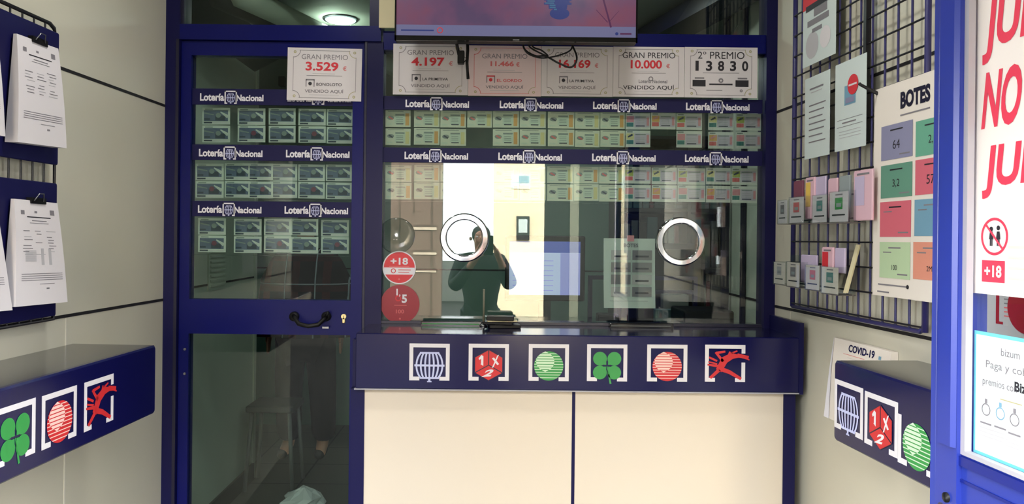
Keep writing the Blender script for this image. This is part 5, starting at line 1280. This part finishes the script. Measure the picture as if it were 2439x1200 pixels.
def bizum():
    offd = -.016; q0, z1 = D.at(2321, 786, offd); z0 = D.at(2321, 1077, offd)[1]; W = .30
    m = MB(); m.box(q0, q0 + W, -offd, -offd + .0015, z0, z1, 'cyan_border'); Y = -offd - .0008; b_ = .006; H = z1 - z0
    m.q(q0 + b_, q0 + W - b_, z0 + b_, z1 - b_, Y, 'paper_cyan')
    def tx_(t, px, py, h, mt, w_=None, bold=.0):
        a = D.at(px, py, offd); m.text(t, a[0], a[1], h, Y - .0005, mt, w_, bold, 'L')
    tx_('bizum', 2386, 838, .013, 'print_grey'); tx_('Paga y cobra tus', 2350, 868, .017, 'print_grey', .150); tx_('premios con', 2342, 908, .016, 'print_grey', .082); tx_('Bizum', 2418, 920, .017, 'print_black', None, .03)
    a = D.at(2384, 950, offd); m.q(a[0], a[0] + .05, a[1] - .001, a[1] + .001, Y - .0005, 'print_gold')
    for px, py, mt in ((2350, 975, 'print_grey'), (2384, 985, 'box_blue'), (2418, 1000, 'print_grey')):
        a = D.at(px, py, offd); m.fring(a[0], a[1], .009, .011, Y - .0005, mt, 16); m.q(a[0] - .003, a[0] + .003, a[1] + .011, a[1] + .019, Y - .0005, mt)
        m.q(a[0] - .014, a[0] + .014, a[1] - .026, a[1] - .023, Y - .0005, 'print_grey')
        for k in range(3): m.q(a[0] - .018, a[0] + .018, a[1] - .034 - .007 * k, a[1] - .0325 - .007 * k, Y - .0005, 'print_lightgrey')
    tag(m.build('payment_notice', D.M), 'pale notice with cyan border about paying by phone, on entrance door', 'notice')
bizum()
# things on the wall seen through the pane of the open door
def behind():
    off = .05; a = R.at(2330, 640, off); W = .34
    m = MB(); z0 = R.at(2330, 800, off)[1]; m.box(a[0] - .02, a[0] + W, -off, -off + .002, z0, a[1], 'print_lightgrey'); Y = -off - .0006
    p, q = R.at(2373, 700, off), R.at(2380, 765, off); m.q(p[0], q[0], q[1], p[1] + .05, Y, 'sticker_dark'); m.q(p[0], q[0] + .012, q[1] - .006, q[1], Y, 'sticker_dark')
    for k in range(5): p = R.at(2392, 712 + 10 * k, off); m.q(p[0], p[0] + .05, p[1] - .0015, p[1] + .0015, Y, 'print_grey' if k < 2 else 'print_softred')
    p = R.at(2445, 735, off); m.fdisc(p[0], p[1], .055, Y - .0004, 'sticker_dark', 40)
    tag(m.build('wall_poster', R.M), 'grey poster with dark red disc seen through the open door pane', 'poster')
behind()

# ------------------------------------------------------------------ the street behind, mirrored in the window
YS = -7.0; SCL = FPX / (2 * FY - YS)
SX = lambda px: (px - PX0) / SCL
b = MB().box(-14, 14, -16, ST, -.1, 0, 'pavement'); struct(b, 'floor_street', None, 'paved street in front of the shop', 'pavement')
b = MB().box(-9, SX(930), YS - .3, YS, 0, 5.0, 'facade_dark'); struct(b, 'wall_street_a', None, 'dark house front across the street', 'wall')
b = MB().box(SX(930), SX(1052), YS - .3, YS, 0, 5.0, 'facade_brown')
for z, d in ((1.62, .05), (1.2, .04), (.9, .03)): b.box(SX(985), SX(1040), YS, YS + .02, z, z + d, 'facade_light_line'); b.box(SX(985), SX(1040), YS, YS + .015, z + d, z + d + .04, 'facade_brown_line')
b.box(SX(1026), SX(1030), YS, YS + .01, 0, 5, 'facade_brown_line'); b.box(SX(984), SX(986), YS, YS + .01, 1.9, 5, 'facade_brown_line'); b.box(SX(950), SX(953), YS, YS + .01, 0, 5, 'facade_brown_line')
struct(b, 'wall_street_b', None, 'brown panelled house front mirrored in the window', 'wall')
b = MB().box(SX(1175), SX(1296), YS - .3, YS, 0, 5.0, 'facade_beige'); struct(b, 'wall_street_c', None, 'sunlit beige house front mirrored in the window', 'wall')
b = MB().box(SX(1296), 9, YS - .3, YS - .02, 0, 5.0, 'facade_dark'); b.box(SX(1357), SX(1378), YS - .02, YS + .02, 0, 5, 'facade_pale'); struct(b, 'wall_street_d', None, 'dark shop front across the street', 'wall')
b = MB().box(-3, 2.5, YS - 5, YS - 4.9, 0, 0.95, 'far_wall'); struct(b, 'wall_street_far', None, 'low pale wall at the far end of the gap', 'wall')
x_, z_ = SX(1238), EYE + (PY0 - 432) / SCL
m = MB().box(x_ - .14, x_ + .17, YS, YS + .02, z_ - .12, z_ + .12, 'box_blue'); m.q(x_ - .12, x_ + .05, z_ - .05, z_ + .08, YS + .021, 'paper')
m = MB(); m.box(x_ - .16, x_ + .17, YS, YS + .02, z_ - .12, z_ + .12, 'paper_cyan'); m.box(x_ - .02, x_ + .15, YS + .02, YS + .022, z_ - .02, z_ + .1, 'box_blue'); m.box(x_ - .02, x_ + .15, YS + .02, YS + .022, z_ - .12, z_ - .06, 'emb_pink')
tag(m.build('street_sign'), 'small blue and white sign on the beige house front mirrored in the window', 'sign')
x_, z_ = SX(1245), EYE + (PY0 - 542) / SCL
m = MB(); m.box(x_ - .11, x_ + .11, YS, YS + .06, z_ - .2, z_ + .2, 'interior_dark'); m.box(x_ - .075, x_ + .075, YS + .06, YS + .065, z_ - .08, z_ + .15, 'paper_cyan')
tag(m.build('street_panel'), 'dark framed panel on the beige house front mirrored in the window', 'panel')
